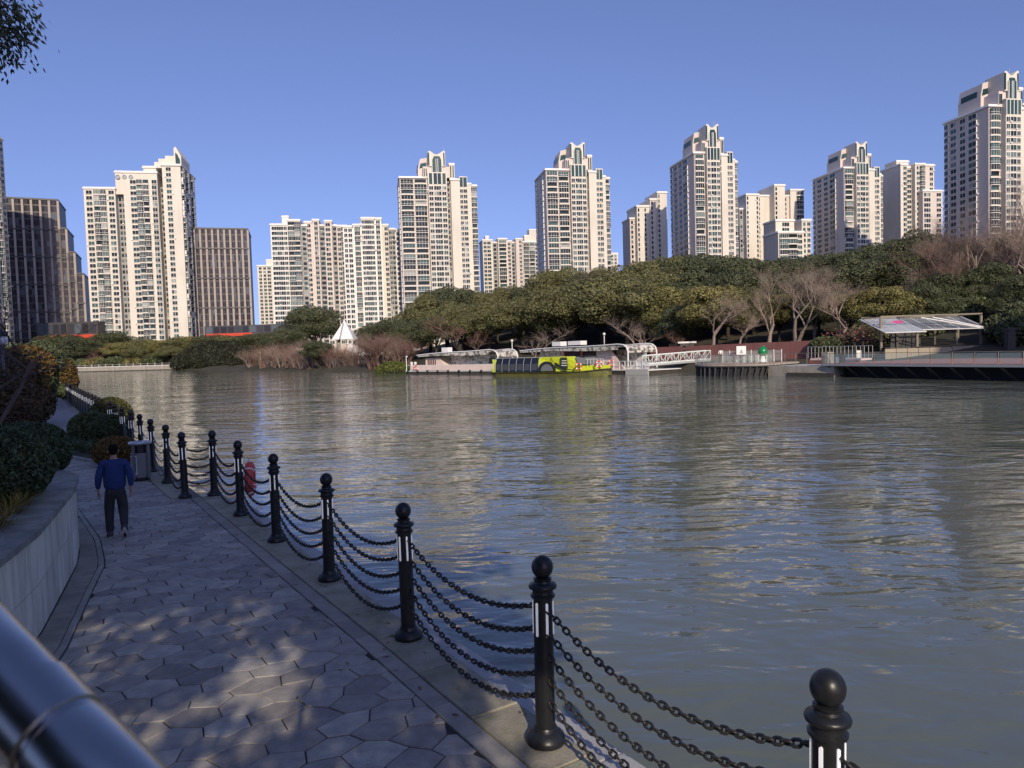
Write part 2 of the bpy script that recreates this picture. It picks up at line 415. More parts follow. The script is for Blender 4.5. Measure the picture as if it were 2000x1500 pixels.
stones('ledge_stone', quay, -1, 17.9, .9, lambda s: kerb_t(s)+.185, lambda s: kerb_t(s)+.52, -.168, -.10, LEDGEM)
stones('strip_stone', path, 2.5, 17.3, .45, lambda s: wall_t(s)+.02, lambda s: pave_t0(s)-.10, -.013, .004, STRIPM, .008, .006)
stones('border_stone', path, 2.5, 19.0, .5, lambda s: pave_t0(s)-.09, lambda s: pave_t0(s)-.012, -.013, .002, EDGEM, .008, .005)

# irregular six-sided pavers ---------------------------------------------------
def clip(poly, inside, cut):
    out = []
    for i in range(len(poly)):
        a, b = poly[i], poly[(i+1) % len(poly)]; ia, ib = inside(a), inside(b)
        if ia: out.append(a)
        if ia != ib: out.append(cut(a, b))
    return out
def cut_t(T):
    def f(a, b):
        k = (T-a[1])/(b[1]-a[1]); return (a[0]+(b[0]-a[0])*k, T)
    return f
def cut_lo(a, b):
    fa, fb = a[1]-pave_t0(a[0]), b[1]-pave_t0(b[0]); k = fa/(fa-fb); return (a[0]+(b[0]-a[0])*k, a[1]+(b[1]-a[1])*k)
jit = {}
def J(s, t):
    k = (round(s*200), round(t*200))
    if k not in jit: jit[k] = (s+random.uniform(-.042, .042), t+random.uniform(-.055, .055))
    return jit[k]
cells = []
row = 0; PW, PH = .43, .30
for j in range(7, 111):
    s = j*PH
    for i in range(-12, 12):
        t = i*PW+(PW/2 if j % 2 else 0)
        lo = pave_t0(s); hi = kerb_t(s)-.51 if s < 18.1 else kerb_t(s)-.31
        bt = bed_t(s)
        if bt is not None: hi = min(hi, bt-.12)
        if t < lo-.3 or t > hi+.3: continue
        h = [(s+PH*.667, t), (s+PH*.333, t+PW/2), (s-PH*.333, t+PW/2), (s-PH*.667, t), (s-PH*.333, t-PW/2), (s+PH*.333, t-PW/2)]
        h = [J(*p) for p in h]
        h = clip(h, lambda p: p[1] <= hi, cut_t(hi))
        if len(h) > 2: h = clip(h, lambda p: p[1] >= pave_t0(p[0]), cut_lo)
        if len(h) < 3: continue
        a = abs(sum(h[k][0]*h[(k+1) % len(h)][1]-h[(k+1) % len(h)][0]*h[k][1] for k in range(len(h))))/2
        if a < .012: continue
        cells.append((s, t, h))
def paver(mb, h):
    cs = sum(p[0] for p in h)/len(h); ct = sum(p[1] for p in h)/len(h); dz = random.uniform(-.004, .003); n = len(h)
    tilt = random.uniform(-.008, .008)
    def ring(g, z):
        o = []
        for p in h:
            ds, dt = p[0]-cs, p[1]-ct; l = max(math.hypot(ds, dt), .05); k = max(0, 1-g/l)
            o.append(ST(cs+ds*k, ct+dt*k, z+tilt*ds))
        return o
    w = random.uniform(.005, .009)
    v = ring(w, -.013)+ring(w, dz-.005)+ring(w+.007, dz)
    f = [tuple(range(2*n, 3*n))]
    for k in range(n):
        q = (k+1) % n; f += [(k,q,n+q,n+k), (n+k,n+q,2*n+q,2*n+k)]
    area = sum((v[2*n+k].x*v[2*n+(k+1) % n].y-v[2*n+(k+1) % n].x*v[2*n+k].y) for k in range(n))
    if area < 0: f = [tuple(reversed(x)) for x in f]
    mb.add(v, f)
near_cells = sorted([c for c in cells if c[0] > 3.0], key=lambda c: ST(c[0], c[1]).length)
for c in near_cells[:296]:
    mb = MB(); paver(mb, c[2]); mb.obj('paving_stone', PAVER, path)
mb = MB()
for c in near_cells[296:]: paver(mb, c[2])
for c in cells:
    if c[0] <= 3.0: paver(mb, c[2])
o = mb.obj('paving_stones', PAVERFAR, path); o['kind'] = 'stuff'
FARPAVE = mat('far_path_paving', (.30, .285, .27), .8, col2=(.21, .20, .19), scale=2.5, bump=.3, bscale=20)
strip('far_path', [33.1, 40, 48, 80, 100], lambda s: pave_t0(s), lambda s: (kerb_t(s)-.31), -.5, -.002, FARPAVE)

# ================================================================== BOLLARDS AND CHAINS
BH = [1.10, .915, .73, .545, .36]
def make_bollard():
    t = thing('bollard', 'x', 'bollard', (0,0,0))
    MB().lathe([(.165,0),(.170,.03),(.165,.05),(.13,.085),(.105,.10),(.10,.125),(.092,.135)], 24).obj('base', BLACK, t, True, sharp=40)
    MB().lathe([(.086,.12),(.084,.8),(.083,1.20)], 24).obj('post', BLACK, t, True, sharp=40)
    MB().lathe([(.084,1.17),(.104,1.178),(.106,1.195),(.090,1.205),(.088,1.225),(.088,1.235),(.118,1.25),(.122,1.265),(.114,1.28),
                (.075,1.295),(.07,1.31),(.078,1.318),(.078,1.328),(.06,1.335)], 24).obj('collar', BLACK, t, True, sharp=50)
    MB().sphere((0,0,1.415), .093, 24, 16).obj('ball', BLACK, t, True)
    for k in range(6):
        a = R(20+60*k); mb = MB(); w = .0100; pr = []
        for q in range(7): b = math.pi*q/6; pr.append((w*math.cos(b), 1.135+w*math.sin(b)))
        for q in range(7): b = math.pi+math.pi*q/6; pr.append((w*math.cos(b), .885+w*math.sin(b)))
        mb.sideprism(pr, -.0905, -.07); mb.obj('light_strip', LIGHTSTRIP, t, rz=a)
    t.scale = (.93, .93, 1)
    return t
bs = [-.60, 2.07, 4.72, 7.37, 9.99, 12.67, 15.27, 17.95]
bs2 = [18.16+2.45*i for i in range(24)]
bpos = [(s, kerb_t(s)) for s in bs]+[(s, kerb_t(s)) for s in bs2]
bpos[8] = (18.16, 2.91); bpos[1] = (2.17, 3.235)
proto = make_bollard()
for i, (s, t) in enumerate(bpos):
    n = i-1
    if i == 0: lab = 'black bollard just outside the picture beyond the nearest one'
    elif n == 0: lab = 'black ball-topped bollard nearest of all, cut off by the bottom edge'
    elif i == 8: lab = 'black bollard standing at the inner corner where the chain fence steps back'
    elif i == 7: lab = 'black bollard standing at the outer corner where the chain fence steps back'
    elif i == 6: lab = 'black bollard with the red lifebuoy hung behind it'
    else: lab = f'black ball-topped bollard, the {ORD[n]} along the quay edge from the near end'
    p = ST(s, t, .012); rz = random.uniform(-.15, .15)
    if i == 0: proto.location = p; proto['label'] = lab; proto['group'] = 'bollards of the chain fence'
    else:
        o = dup(proto, p, rz, lab, 'bollards of the chain fence')
        o.rotation_euler = (R(random.uniform(-.7, .7)), R(random.uniform(-.7, .7)), rz)
def link_mesh(len_=.088, w=.054, r=.0085):
    mb = MB(); pts = []; hw = w/2-r; hl = len_/2-r-hw
    for k in range(5): a = -math.pi/2+math.pi*k/4; pts.append((hl+hw*math.cos(a), hw*math.sin(a)))
    for k in range(5): a = math.pi/2+math.pi*k/4; pts.append((-hl+hw*math.cos(a), hw*math.sin(a)))
    n = len(pts); vs = []; fs = []
    for i, p in enumerate(pts):
        a = Vector((pts[(i+1) % n][0]-pts[i-1][0], pts[(i+1) % n][1]-pts[i-1][1], 0)).normalized(); nn = Vector((-a.y, a.x, 0))
        for j in range(4):
            b = 2*math.pi*(j+.5)/4; vs.append(Vector((p[0],p[1],0))+nn*r*1.25*math.cos(b)+Vector((0,0,1))*r*1.25*math.sin(b))
    for i in range(n):
        q = (i+1) % n
        for j in range(4): fs.append((i*4+j, q*4+j, q*4+(j+1) % 4, i*4+(j+1) % 4))
    mb.add(vs, fs); return mb
LM = link_mesh(); LMESH = LM.mesh('link', CHAINM, True)
PITCH_L = .0655
def catenary(a, b, sag):
    n = 120; pts = [lerp(a, b, k/n)-Vector((0,0,sag*4*(k/n)*(1-k/n))) for k in range(n+1)]
    out = [(pts[0], pts[1]-pts[0])]; acc = 0
    for i in range(n):
        l = (pts[i+1]-pts[i]).length; acc += l
        if acc >= PITCH_L: out.append((pts[i+1], pts[i+1]-pts[i])); acc -= PITCH_L
    return out
def link_matrix(p, d, k):
    d = d.normalized(); side = d.cross(Vector((0,0,1))).normalized(); up = side.cross(d)
    a = R(45) if k % 2 else R(-45)
    y = side*math.cos(a)+up*math.sin(a); z = d.cross(y)
    m = Matrix((d, y, z)).transposed().to_4x4(); m.translation = p; return m
LV = np.array(LM.v)
for i in range(len(bpos)-1):
    A = ST(*bpos[i]); B = ST(*bpos[i+1]); d = (B-A).normalized()
    for c, h in enumerate(BH):
        a = A+d*.09+Vector((0,0,h)); b = B-d*.09+Vector((0,0,h)); sag = (.235+.015*c) if (B-A).length > 1.5 else .055
        sag *= random.uniform(.95, 1.06)
        items = catenary(a, b, sag)
        n = i-1
        where = ('beyond the nearest bollard at the bottom edge' if i == 0 else
                 'between the two corner bollards of the fence step' if i == 7 else
                 f'between {ORD[max(n,0)]} and {ORD[n+1]} bollards from the near end')
        tier = ['topmost', 'second highest', 'middle', 'second lowest', 'lowest'][c]
        lab = f'{tier} black iron chain hanging {where}'
        if i in (1, 2, 3):
            t = thing('chain', lab, 'chain', a, 0, 'chains of the quay fence')
            for k, (p, dd) in enumerate(items):
                o = link('chain_link', LMESH, t); o.matrix_local = link_matrix(p-a, dd, k)
        else:
            step = 1 if i < 9 else 3
            mb = MB()
            if step == 1:
                for k, (p, dd) in enumerate(items):
                    m = np.array(link_matrix(p-a, dd, k)); v = LV@m[:3, :3].T+m[:3, 3]; mb.add(v, LM.f)
            else: mb.tube([p-a for p, _ in items[::3]]+[items[-1][0]-a], .016, 4)
            tag(mb.obj('chain', CHAINM, None, step == 1, a), lab, 'chain', 'chains of the quay fence')
# lifebuoy hung on the sixth bollard
p = ST(15.27, 3.46)+ST(.12, .24)
t = thing('lifebuoy', 'red lifebuoy hung on the water side of a bollard', 'lifebuoy', (p.x, p.y, .70), R(14))
MB().ring((0,0,0), .27, .085, 'x', 28, 10).obj('ring', RINGR, t, True)
mb = MB()
for k in range(4):
    a = math.pi/4+k*math.pi/2; q = []
    for b in range(9): th = 2*math.pi*b/8; q.append((.09*math.sin(th), (.27+.09*math.cos(th))*math.cos(a), (.27+.09*math.cos(th))*math.sin(a)))
    mb.tube(q, .016, 5)
mb.obj('band', WHITEP, t)
MB().tube([(0,0,.26),(0,-.12,.42),(0,-.25,.46)], .008, 5).obj('rope', WHITEP, t)

# ================================================================== PLANTER WALL (left)
planter = thing('planter_wall', 'curved stone-clad planter wall with grey coping at the left edge of the path', 'wall', ST(9, -1.5, 0))
PO = planter.location
wl = [(s, wall_t(s)) for s in np.arange(2.0, 14.61, .05)]
for k in range(1, 60):
    a = k/60; wl.append((14.6+2.9*math.sin(a*math.pi/2), .62-2.9*(1-math.cos(a*math.pi/2))))
for k in range(1, 30): wl.append((17.5+.02*k, -2.28-.1*k))
wp = [ST(*q) for q in wl]
cum = [0]
for a, b in zip(wp, wp[1:]): cum.append(cum[-1]+(b-a).length)
def along(l):
    i = min(max(np.searchsorted(cum, l)-1, 0), len(wp)-2); k = (l-cum[i])/max(cum[i+1]-cum[i], 1e-6)
    p = lerp(wp[i], wp[i+1], k); d = (wp[i+1]-wp[i]).normalized(); return p, Vector((d.y, -d.x, 0))   # n points to the path
WT = 1.16
def slab(l0, l1, off0, off1, z0, z1, name, m, n=3, bev=.0):
    vs = []; fs = []
    for k in range(n+1):
        p, nn = along(lerp(l0, l1, k/n))
        p = p-PO
        vs += [p+nn*off1+Vector((0,0,z0)), p+nn*off1+Vector((0,0,z1)), p+nn*off0+Vector((0,0,z1)), p+nn*off0+Vector((0,0,z0))]
    for k in range(n):
        o = 4*k
        for q in range(4): fs.append((o+q, o+4+q, o+4+(q+1) % 4, o+(q+1) % 4))
    fs += [(0,1,2,3), tuple(4*n+q for q in (3,2,1,0))]
    return MB().add(vs, fs).obj(name, m, planter)
slab(0, cum[-1], -.30, -.035, -.05, WT-.02, 'backing', CONC, 90)
l = 0
while l < cum[-1]-.3:
    w = .48
    for (za, zb) in ((.0, .56), (.57, WT-.02)):
        j = random.uniform(0, .004)
        slab(l+.004, l+w-.004, -.034, j, za, zb, 'wall_panel', PANELM, 2)
    l += w
l = .0
while l < cum[-1]-.4:
    slab(l+.005, l+.955, -.46, .05, WT-.017, WT+.055+random.uniform(-.003, .003), 'coping_stone', COPEM, 4); l += .96
ins = []
for l in np.arange(0, cum[-1], .3):
    p, nn = along(l); ins.append(p-nn*.3)
poly = [(p.x-PO.x, p.y-PO.y) for p in ins]+[(ST(17, -14)-PO).to_tuple()[:2], (ST(0, -14)-PO).to_tuple()[:2]]
MB().prism(poly, 0, WT-.05).obj('soil', SOIL, planter)

# ================================================================== FOLIAGE
def leafcloud(seed, lobes, n, size, aspect=1.5, shell=.72, flat=.65, droop=0., noise=.0):
    rg = np.random.default_rng(seed); L = np.array([[*c, *r] for c, r in lobes])
    w = (L[:, 3]*L[:, 4]+L[:, 4]*L[:, 5]+L[:, 3]*L[:, 5]); w /= w.sum()
    idx = rg.choice(len(L), n, p=w)
    d = rg.normal(size=(n, 3)); d[:, 2] += .25; d /= np.linalg.norm(d, axis=1)[:, None]
    rad = shell+(1.04-shell)*rg.random(n)**.6
    P = L[idx, :3]+d*L[idx, 3:]*rad[:, None]
    nr = d/np.maximum(L[idx, 3:], .01); nr /= np.linalg.norm(nr, axis=1)[:, None]
    nr = nr*flat+rg.normal(size=(n, 3))*(1-flat)*.9; nr /= np.linalg.norm(nr, axis=1)[:, None]
    a = np.cross(nr, rg.normal(size=(n, 3))); a /= np.linalg.norm(a, axis=1)[:, None]
    if droop: a[:, 2] -= droop; a /= np.linalg.norm(a, axis=1)[:, None]
    b = np.cross(nr, a); b /= np.maximum(np.linalg.norm(b, axis=1), 1e-6)[:, None]
    s = size*(.6+.8*rg.random(n))[:, None]
    V = np.stack([P-a*s*aspect*.5, P+b*s*.42+nr*s*.08, P+a*s*aspect*.5, P-b*s*.42+nr*s*.08], 1).reshape(-1, 3)
    F = np.arange(4*n).reshape(n, 4)
    return V, F
def cloud_mesh(name, V, F, m):
    me = bpy.data.meshes.new(name); me.vertices.add(len(V)); me.vertices.foreach_set('co', V.ravel())
    me.loops.add(F.size); me.loops.foreach_set('vertex_index', F.ravel().astype(np.int32))
    me.polygons.add(len(F)); me.polygons.foreach_set('loop_start', np.arange(0, F.size, F.shape[1], dtype=np.int32))
    me.materials.append(m); me.update(calc_edges=True); me.validate(); return me
def crown_lobes(seed, rx, rz, n, lr, zc, low=.0):
    rg = random.Random(seed); out = [((0,0,zc), (rx*.62, rx*.62, rz*.62))]
    for k in range(n):
        u = rg.uniform(-.35+low, 1); th = rg.uniform(0, 6.283); q = math.sqrt(max(0, 1-u*u)); f = rg.uniform(.66, .95)
        r = lr*rg.uniform(.7, 1.3)
        out.append(((rx*q*f*math.cos(th), rx*q*f*math.sin(th), zc+rz*u*f), (r*1.15, r*1.15, r*.85)))
    return out
# evergreen prototypes: crown about 10 m across, 11 m tall; scaled per tree
EVG = []
for k, (m, rx, rz, zc, nl) in enumerate([(LEAF_A, 5.2, 4.2, 6.6, 34), (LEAF_A, 4.6, 4.6, 6.3, 30), (LEAF_B, 4.4, 5.2, 6.0, 30), (LEAF_B, 5.0, 4.2, 6.6, 30),
                                         (LEAF_C, 5.0, 4.2, 6.6, 32), (LEAF_A, 5.6, 3.8, 6.9, 36)]):
    V, F = leafcloud(100+k, crown_lobes(50+k, rx, rz, nl, 1.5, zc), 24000, .21, 1.35)
    me = cloud_mesh('crown', V, F, m)
    tb = MB(); rg = random.Random(k)
    tb.tube([(0,0,-1.5),(.1,.05,1.5),(.0,.15,3.2),(.15,.1,6)], [.38,.30,.26,.12], 7)
    for q in range(5):
        a = q*1.256+rg.uniform(-.4, .4); tb.tube([(0,.1,2.4+.25*q),(1.1*math.cos(a),1.1*math.sin(a),4+.2*q),(2.6*math.cos(a),2.6*math.sin(a),5.6+.3*q)], [.17,.12,.05], 5)
    EVG.append((me, tb.mesh('trunk', BARK, True)))
def plant(kind, protos, pi, loc, sc, rz, label, cat, group):
    me, tr = protos[pi]
    o = thing(kind, label, cat, loc, rz, group); o.scale = sc
    if tr is not None: link('trunk', tr, o)
    link('crown' if tr is not None else 'foliage', me, o)
    return o
# bare trees
def bare_tree(seed, h, spread, levels, r0, split=(2, 4), upright=.35, stems=1, first=.25):
    rg = random.Random(seed); trunk = MB(); twigs = MB()
    def grow(p, d, l, r, lev):
        n = 3; pts = [p]; rr = [r]
        for i in range(n):
            d = (d+Vector((rg.gauss(0,.09), rg.gauss(0,.09), rg.gauss(0,.06)+.09*upright))).normalized()
            p = p+d*l/n; pts.append(p); rr.append(r*(1-.38*(i+1)/n))
        (trunk if lev < 2 else twigs).tube(pts, rr, 6 if lev == 0 else 4 if lev < 3 else 3, cap=False)
        if lev >= levels: return
        kids = rg.randint(*split)+(1 if lev >= 2 else 0)
        for q in range(kids):
            k = rg.uniform(.35, 1.0) if lev > 0 else rg.uniform(.55, 1.0)
            b = pts[min(int(k*n), n-1)]; b2 = pts[min(int(k*n)+1, n)]; bp = lerp(b, b2, (k*n) % 1 if k < 1 else 1)
            side = Vector((rg.gauss(0,1), rg.gauss(0,1), rg.gauss(0,.5))).normalized()
            nd = (d*(1-spread)+side*spread+Vector((0,0,upright*.5))).normalized()
            grow(bp, nd, l*rg.uniform(.58, .82), rr[-1]*rg.uniform(.6, .85), lev+1)
    for s in range(stems):
        a = rg.uniform(0, 6.28); d = Vector((math.cos(a)*.25*(stems > 1), math.sin(a)*.25*(stems > 1), 1)).normalized()
        grow(Vector((math.cos(a)*.15*(stems > 1), math.sin(a)*.15*(stems > 1), -.4)), d, h*first*1.15, r0, 0)
    zmax = max(v[2] for v in twigs.v) if twigs.v else h
    for m in (trunk, twigs): m.v = [(x*h/zmax, y*h/zmax, z*h/zmax) for x, y, z in m.v]
    return trunk, twigs
BARE = []
for k, (sd, sp, lv, up, st, tm, bm, r0, fi) in enumerate([(1, .56, 7, .30, 1, TWIG, PALEBARK, .19, .24), (2, .40, 7, .62, 1, TWIG, PALEBARK, .18, .22),
        (3, .50, 7, .40, 2, TWIG, PALEBARK, .17, .24), (4, .52, 7, .5, 1, REDTWIG, BARK, .15, .18), (5, .46, 7, .6, 1, DARKTWIG, BARK, .18, .26), (6, .52, 5, .35, 2, PALEBARK, PALEBARK, .18, .26)]):
    a, b = bare_tree(20+sd, 11., sp, lv, r0, (2, 3), up, st, fi)
    BARE.append((b.mesh('crown', tm), a.mesh('trunk', bm, True)))
SHRUB = []
for k in range(3):
    a, b = bare_tree(70+k, 5., .5, 4, .05, (2, 4), .5, 6, .34)
    b.v += []; o = len(a.v)
    b.add(a.v, a.f); SHRUB.append((b.mesh('twigs', [REDTWIG, TWIG, REDTWIG][k]), None))

def tree_px(kind, protos, pi, px, top, Y, label, cat, group, wide=1., H=None, base=None, htree=11.):
    q = at(px, top, Y); bz = land_z(q.x, Y) if base is None else base
    if px > 1690: Y = max(Y, 109); q = at(px, top, Y); bz = land_z(q.x, Y) if base is None else base
    h = q.z-bz if H is None else H
    s = h/htree
    return plant(kind, protos, pi, (q.x, Y, q.z-h), (s*wide, s*wide, s), random.uniform(0, 6.28), label, cat, group)

OUT = [(720,655),(800,612),(865,560),(905,556),(950,575),(1010,552),(1110,520),(1180,512),(1240,512),(1300,505),(1380,492),(1440,500),(1500,503),(1560,500),
       (1640,485),(1720,472),(1800,462),(1870,450),(1960,440),(2060,430)]
def shore_y(px):                                    # distance of the far shore straight ahead in that column
    for y in np.arange(40, 420, 1.0):
        q = at(px, 690, y)
        if shore_d(q.x, y) > 0: return y
    return 420
MARKS = [(735,'below the right end of the dense tower cluster'),(790,'below the left edge of the first crowned tower'),(830,'under the balconies of the first crowned tower'),(870,'under the glass spine of the first crowned tower'),
         (915,'under the right side of the first crowned tower'),(960,'in the sky gap after the first crowned tower'),(1000,'below the low cream block'),(1050,'at the left foot of the second crowned tower'),(1090,'under the balconies of the second crowned tower'),
         (1130,'under the spine of the second crowned tower'),(1180,'at the right foot of the second crowned tower'),(1225,'in the wide sky gap left of the plain slabs'),(1265,'below the shaded plain slab'),(1310,'at the left foot of the third crowned tower'),
         (1345,'under the flank of the third crowned tower'),(1385,'under the spine of the third crowned tower'),(1430,'at the right foot of the third crowned tower'),(1475,'below the stepped cream slab'),(1525,'below the low balcony block'),(1570,'at the left foot of the fourth crowned tower'),
         (1610,'under the flank of the fourth crowned tower'),(1655,'under the spine of the fourth crowned tower'),(1705,'at the right foot of the fourth crowned tower'),(1750,'below the small pinkish block'),(1795,'below the tower with the roof box'),(1850,'at the left foot of the right-edge tower'),
         (1900,'under the flank of the right-edge tower'),(1945,'under the spine of the right-edge tower'),(1990,'at the right edge of the picture'),(2050,'just outside the right edge')]
def mark(px): return min(MARKS, key=lambda m: abs(m[0]-px))[1]
# skyline row
rg = random.Random(5)
for px in range(735, 2080, 34):
    top = interp(px, OUT)+rg.uniform(-2, 12); Y = shore_y(px)+rg.uniform(52, 62)
    if px > 1780: top -= 18
    if 1130 < px < 1240 or px > 1800:
        tree_px('bare_tree', BARE, 4, px, top-3, Y, 'dark leafless skyline tree, '+mark(px).replace('tower','tower'), 'tree', 'dark bare trees on the hill skyline', 1.25)
        if px > 1800:
            tree_px('bare_tree', BARE, 3, px+14, top+14, Y-9, 'reddish leafless tree near the skyline, '+mark(px), 'tree', 'reddish bare trees on the right slope', 1.3)
            tree_px('evergreen_tree', EVG, 2, px+8, top+42, Y-6, 'dark evergreen below the skyline, '+mark(px), 'tree', 'dark evergreens on the right slope', 1.25)
            continue
        top += 16
    pi = 3 if (840 < px < 930 or px > 1340) else rg.choice([0, 1, 2, 3, 5])
    tree_px('evergreen_tree', EVG, pi, px, top, Y, 'evergreen on the hill skyline, '+mark(px), 'tree', 'evergreens on the hill skyline', rg.uniform(.95, 1.25))
# second row
for px in range(770, 1960, 50):
    top = interp(px, OUT)+rg.uniform(26, 42); Y = shore_y(px)+rg.uniform(36, 44)
    if px > 1770:
        tree_px('bare_tree', BARE, 4, px, top, Y, 'leafless tree mid-slope, '+mark(px), 'tree', 'bare trees on the right slope', 1.3)
        tree_px('evergreen_tree', EVG, 2, px+15, top+38, Y-8, 'dark evergreen mid-slope, '+mark(px), 'tree', 'dark evergreens on the right slope', 1.1)
        continue
    tree_px('evergreen_tree', EVG, rg.choice([0, 0, 1, 5, 3, 4]) if px < 1330 else rg.choice([2, 3]), px, top, Y, 'bushy evergreen halfway up the slope, '+mark(px), 'tree',
            'evergreens halfway up the slope', rg.uniform(1.0, 1.3))
# front row: big camphor trees along the bank
for px, top, pi, dy, wd in [(800,632,2,22,1.2),(850,618,3,24,1.2),(900,600,1,26,1.1),(955,592,0,24,1.2),(1010,588,5,22,1.2),(1065,575,0,22,1.2),(1120,560,5,24,1.3),
                            (1175,545,0,26,1.3),(1225,548,5,24,1.3),(1275,590,1,28,1.1),(1300,560,4,34,1.2),(1330,600,2,24,1.1),(1395,558,4,22,1.2),(1455,570,0,24,1.1),(1520,575,4,28,1.2),
                            (1600,565,2,28,1.2),(1660,575,4,24,1.2),(1725,560,4,18,1.2),(1760,590,3,20,1.1),(1800,560,2,24,1.1),(1850,575,2,22,1.2),(1905,560,2,22,1.2),(1965,545,2,22,1.2),(2030,540,2,22,1.2)]:
    Y = shore_y(px)+dy
    lab = ('broad front-row camphor tree' if px < 1300 else 'evergreen behind the rust-red wall' if px < 1700
           else 'dark evergreen behind the pavilion deck')
    tree_px('evergreen_tree', EVG, pi, px, top, Y, lab+', '+mark(px).replace('at the right edge of the picture','at the right edge'), 'tree', 'evergreens along the far bank', wd)
# bare trees with their own character
for px, top, Y, pi, wd, lab in [
    (893,607,158,3,1.5,'leafless tree with reddish twigs left of the boat landing'), (932,640,156,3,1.2,'small leafless tree between the two landing canopies'),
    (1048,628,147,5,1.6,'leafless pale-branched tree right behind the boat canopy'), (1245,602,131,5,1.25,'leafless white-barked tree at the right end of the landing'),
    (1388,562,121,0,1.1,'leafless pale tree with level branches behind the gangway'), (1440,600,120,0,1.2,'low leafless tree behind the round platform'),
    (1500,512,121,1,1.35,'tall leafless tree behind the rust-red wall, left of a pair'), (1545,505,118,2,1.3,'tall leafless tree behind the rust-red wall, right of a pair'),
    (1590,520,122,1,1.3,'leafless tree standing above the middle of the rust-red wall'),
    (1640,530,110,2,1.5,'wide leafless tree with crooked pale limbs left of the pavilion'), (1700,545,112,0,1.3,'leafless tree beside the blue sign'),
    (1330,640,130,3,1.2,'small leafless shrub-like tree above the gangway'),
    (1962,330,118,1,1.0,'tall leafless tree in front of the right-edge tower, second from the right'), (1905,372,118,1,1.1,'tall leafless tree before the flank of the right-edge tower'), (1858,405,120,4,1.3,'leafless tree left of the tall right-edge trees'), (1935,395,114,4,1.5,'crooked dark leafless tree among the tall right-edge ones'), (1985,420,112,2,1.4,'wide leafless tree low behind the stone pillar'),
    (2008,335,116,1,1.1,'tall leafless tree cut off by the right edge')]:
    tree_px('bare_tree', BARE, pi, px, top, Y, lab, 'tree', 'leafless trees on the far bank', wd)
rg = random.Random(23)
for k in range(16):
    px = 1772+k*16; Y = 116+rg.uniform(-4, 14)
    tree_px('bare_tree', BARE, [3, 1, 2, 4][k % 4], px, interp(px, [(1770,500),(1850,462),(1940,430),(2030,420)])+rg.uniform(-10, 45), Y, ['reddish','slender pale','twin-stemmed','dark'][k % 4]+' bare tree of the brown wood, '+mark(px), 'tree', 'brown wood at the right edge', rg.uniform(1.1, 1.5))
# blossom tree
V, F = leafcloud(7, crown_lobes(9, 2.6, 1.8, 26, .7, 3.0), 600, .14, 1.2, .4, .2)
o = tree_px('blossom_tree', [(BARE[3][0], BARE[3][1])], 0, 1672, 618, 100, 'small red-pink blossoming tree left of the pavilion', 'tree', None, 1.7)
link('blossom', cloud_mesh('blossom', V*1.9, F, BLOSSOM), o)
for k, (px, top) in enumerate([(1972,560),(1998,540),(2030,545)]):
    Y = shore_y(px)+24; q = at(px, top, Y)
    plant('evergreen_tree', EVG, 2, (q.x, Y, land_z(q.x, Y)), ((q.z-land_z(q.x, Y))/11,)*3, k, 'nearly black evergreen behind the stone pillar, '+['left one','middle one','right one'][k], 'tree', 'evergreens along the far bank')
# reddish thicket of bare shrubs on the left part of the far bank
rg = random.Random(11)
for k in range(46):
    px = 478+k*7.0+rg.uniform(-6, 6); Y = shore_y(px)+rg.uniform(-.5, 9); top = interp(px, [(480,678),(540,660),(630,655),(642,670),(704,670),(716,645),(770,640),(800,650)])+rg.uniform(-3, 20)
    tree_px('bare_shrub', SHRUB, k % 3, px, top, Y, 'leafless reddish shrub in the far thicket, '+('near the dark waterside shrubs' if px < 545 else 'below the dome-shaped tree' if px < 640 else 'below the white tent' if px < 700 else 'right of the white tent' if px < 750 else 'beside the bright grass bank'), 'shrub', 'bare shrub thicket', rg.uniform(1.2, 1.9), htree=5.)
tree_px('evergreen_tree', EVG, 3, 612, 598, 262, 'large round dome-shaped evergreen tree left of the white tent', 'tree', None, 1.15)
for px, top, Y, pi in [(560,640,250,3),(728,636,212,2),(752,630,205,2),(770,622,200,3)]:
    tree_px('evergreen_tree', EVG, pi, px, top, Y, 'dark evergreen behind the reddish thicket, '+('left of the white tent' if px < 600 else 'just right of the white tent' if px < 740 else 'second right of the white tent' if px < 760 else 'farthest right of the white tent'), 'tree', 'evergreens behind the thicket', 1.2)
WATERSIDE = [(376,318,5.2,8),(396,322,6.4,11),(420,318,6.4,12.2),(446,312,6.2,11.6),(470,300,5.6,10.2),(490,290,4.8,8.5)]
tree_px('waterside_shrub', EVG, 2, 620, 668, 198, 'dark rounded shrub at the water edge in the bare thicket', 'shrub', None, 1.6)
# left far bank trees behind the embankment
for px, top, Y, pi, wd in [(85,668,362,2,1.8),(120,655,372,2,1.9),(150,662,366,2,1.7),(178,668,372,3,1.5),(215,648,384,3,1.4),(240,668,366,4,1.8),(275,664,370,0,1.9),(310,664,368,4,1.8),(345,660,372,0,1.8),
                           (375,657,378,4,1.8),(415,656,370,2,1.8),(450,658,360,0,1.7),(490,655,350,2,1.7),(525,652,340,2,1.7),(330,676,350,0,1.6),(265,678,352,0,1.5)]:
    tree_px('evergreen_tree', EVG, pi, px, top, Y, ['dark','olive','small sunlit','broad'][int(px) % 4]+' evergreen behind the far embankment, '+('left of the three-wing tower' if px < 190 else 'below the three-wing tower' if px < 395 else 'below the second brown office' if px < 495 else 'left of the dome-shaped tree'), 'tree', 'evergreens behind the embankment', wd)
for px, top, Y in [(195,680,352),(180,690,350),(505,670,300),(530,668,285)]:
    tree_px('bare_tree', BARE, 3, px, top, Y, 'small leafless tree in the row behind the far embankment', 'tree', 'bare trees behind the embankment', 1.4)

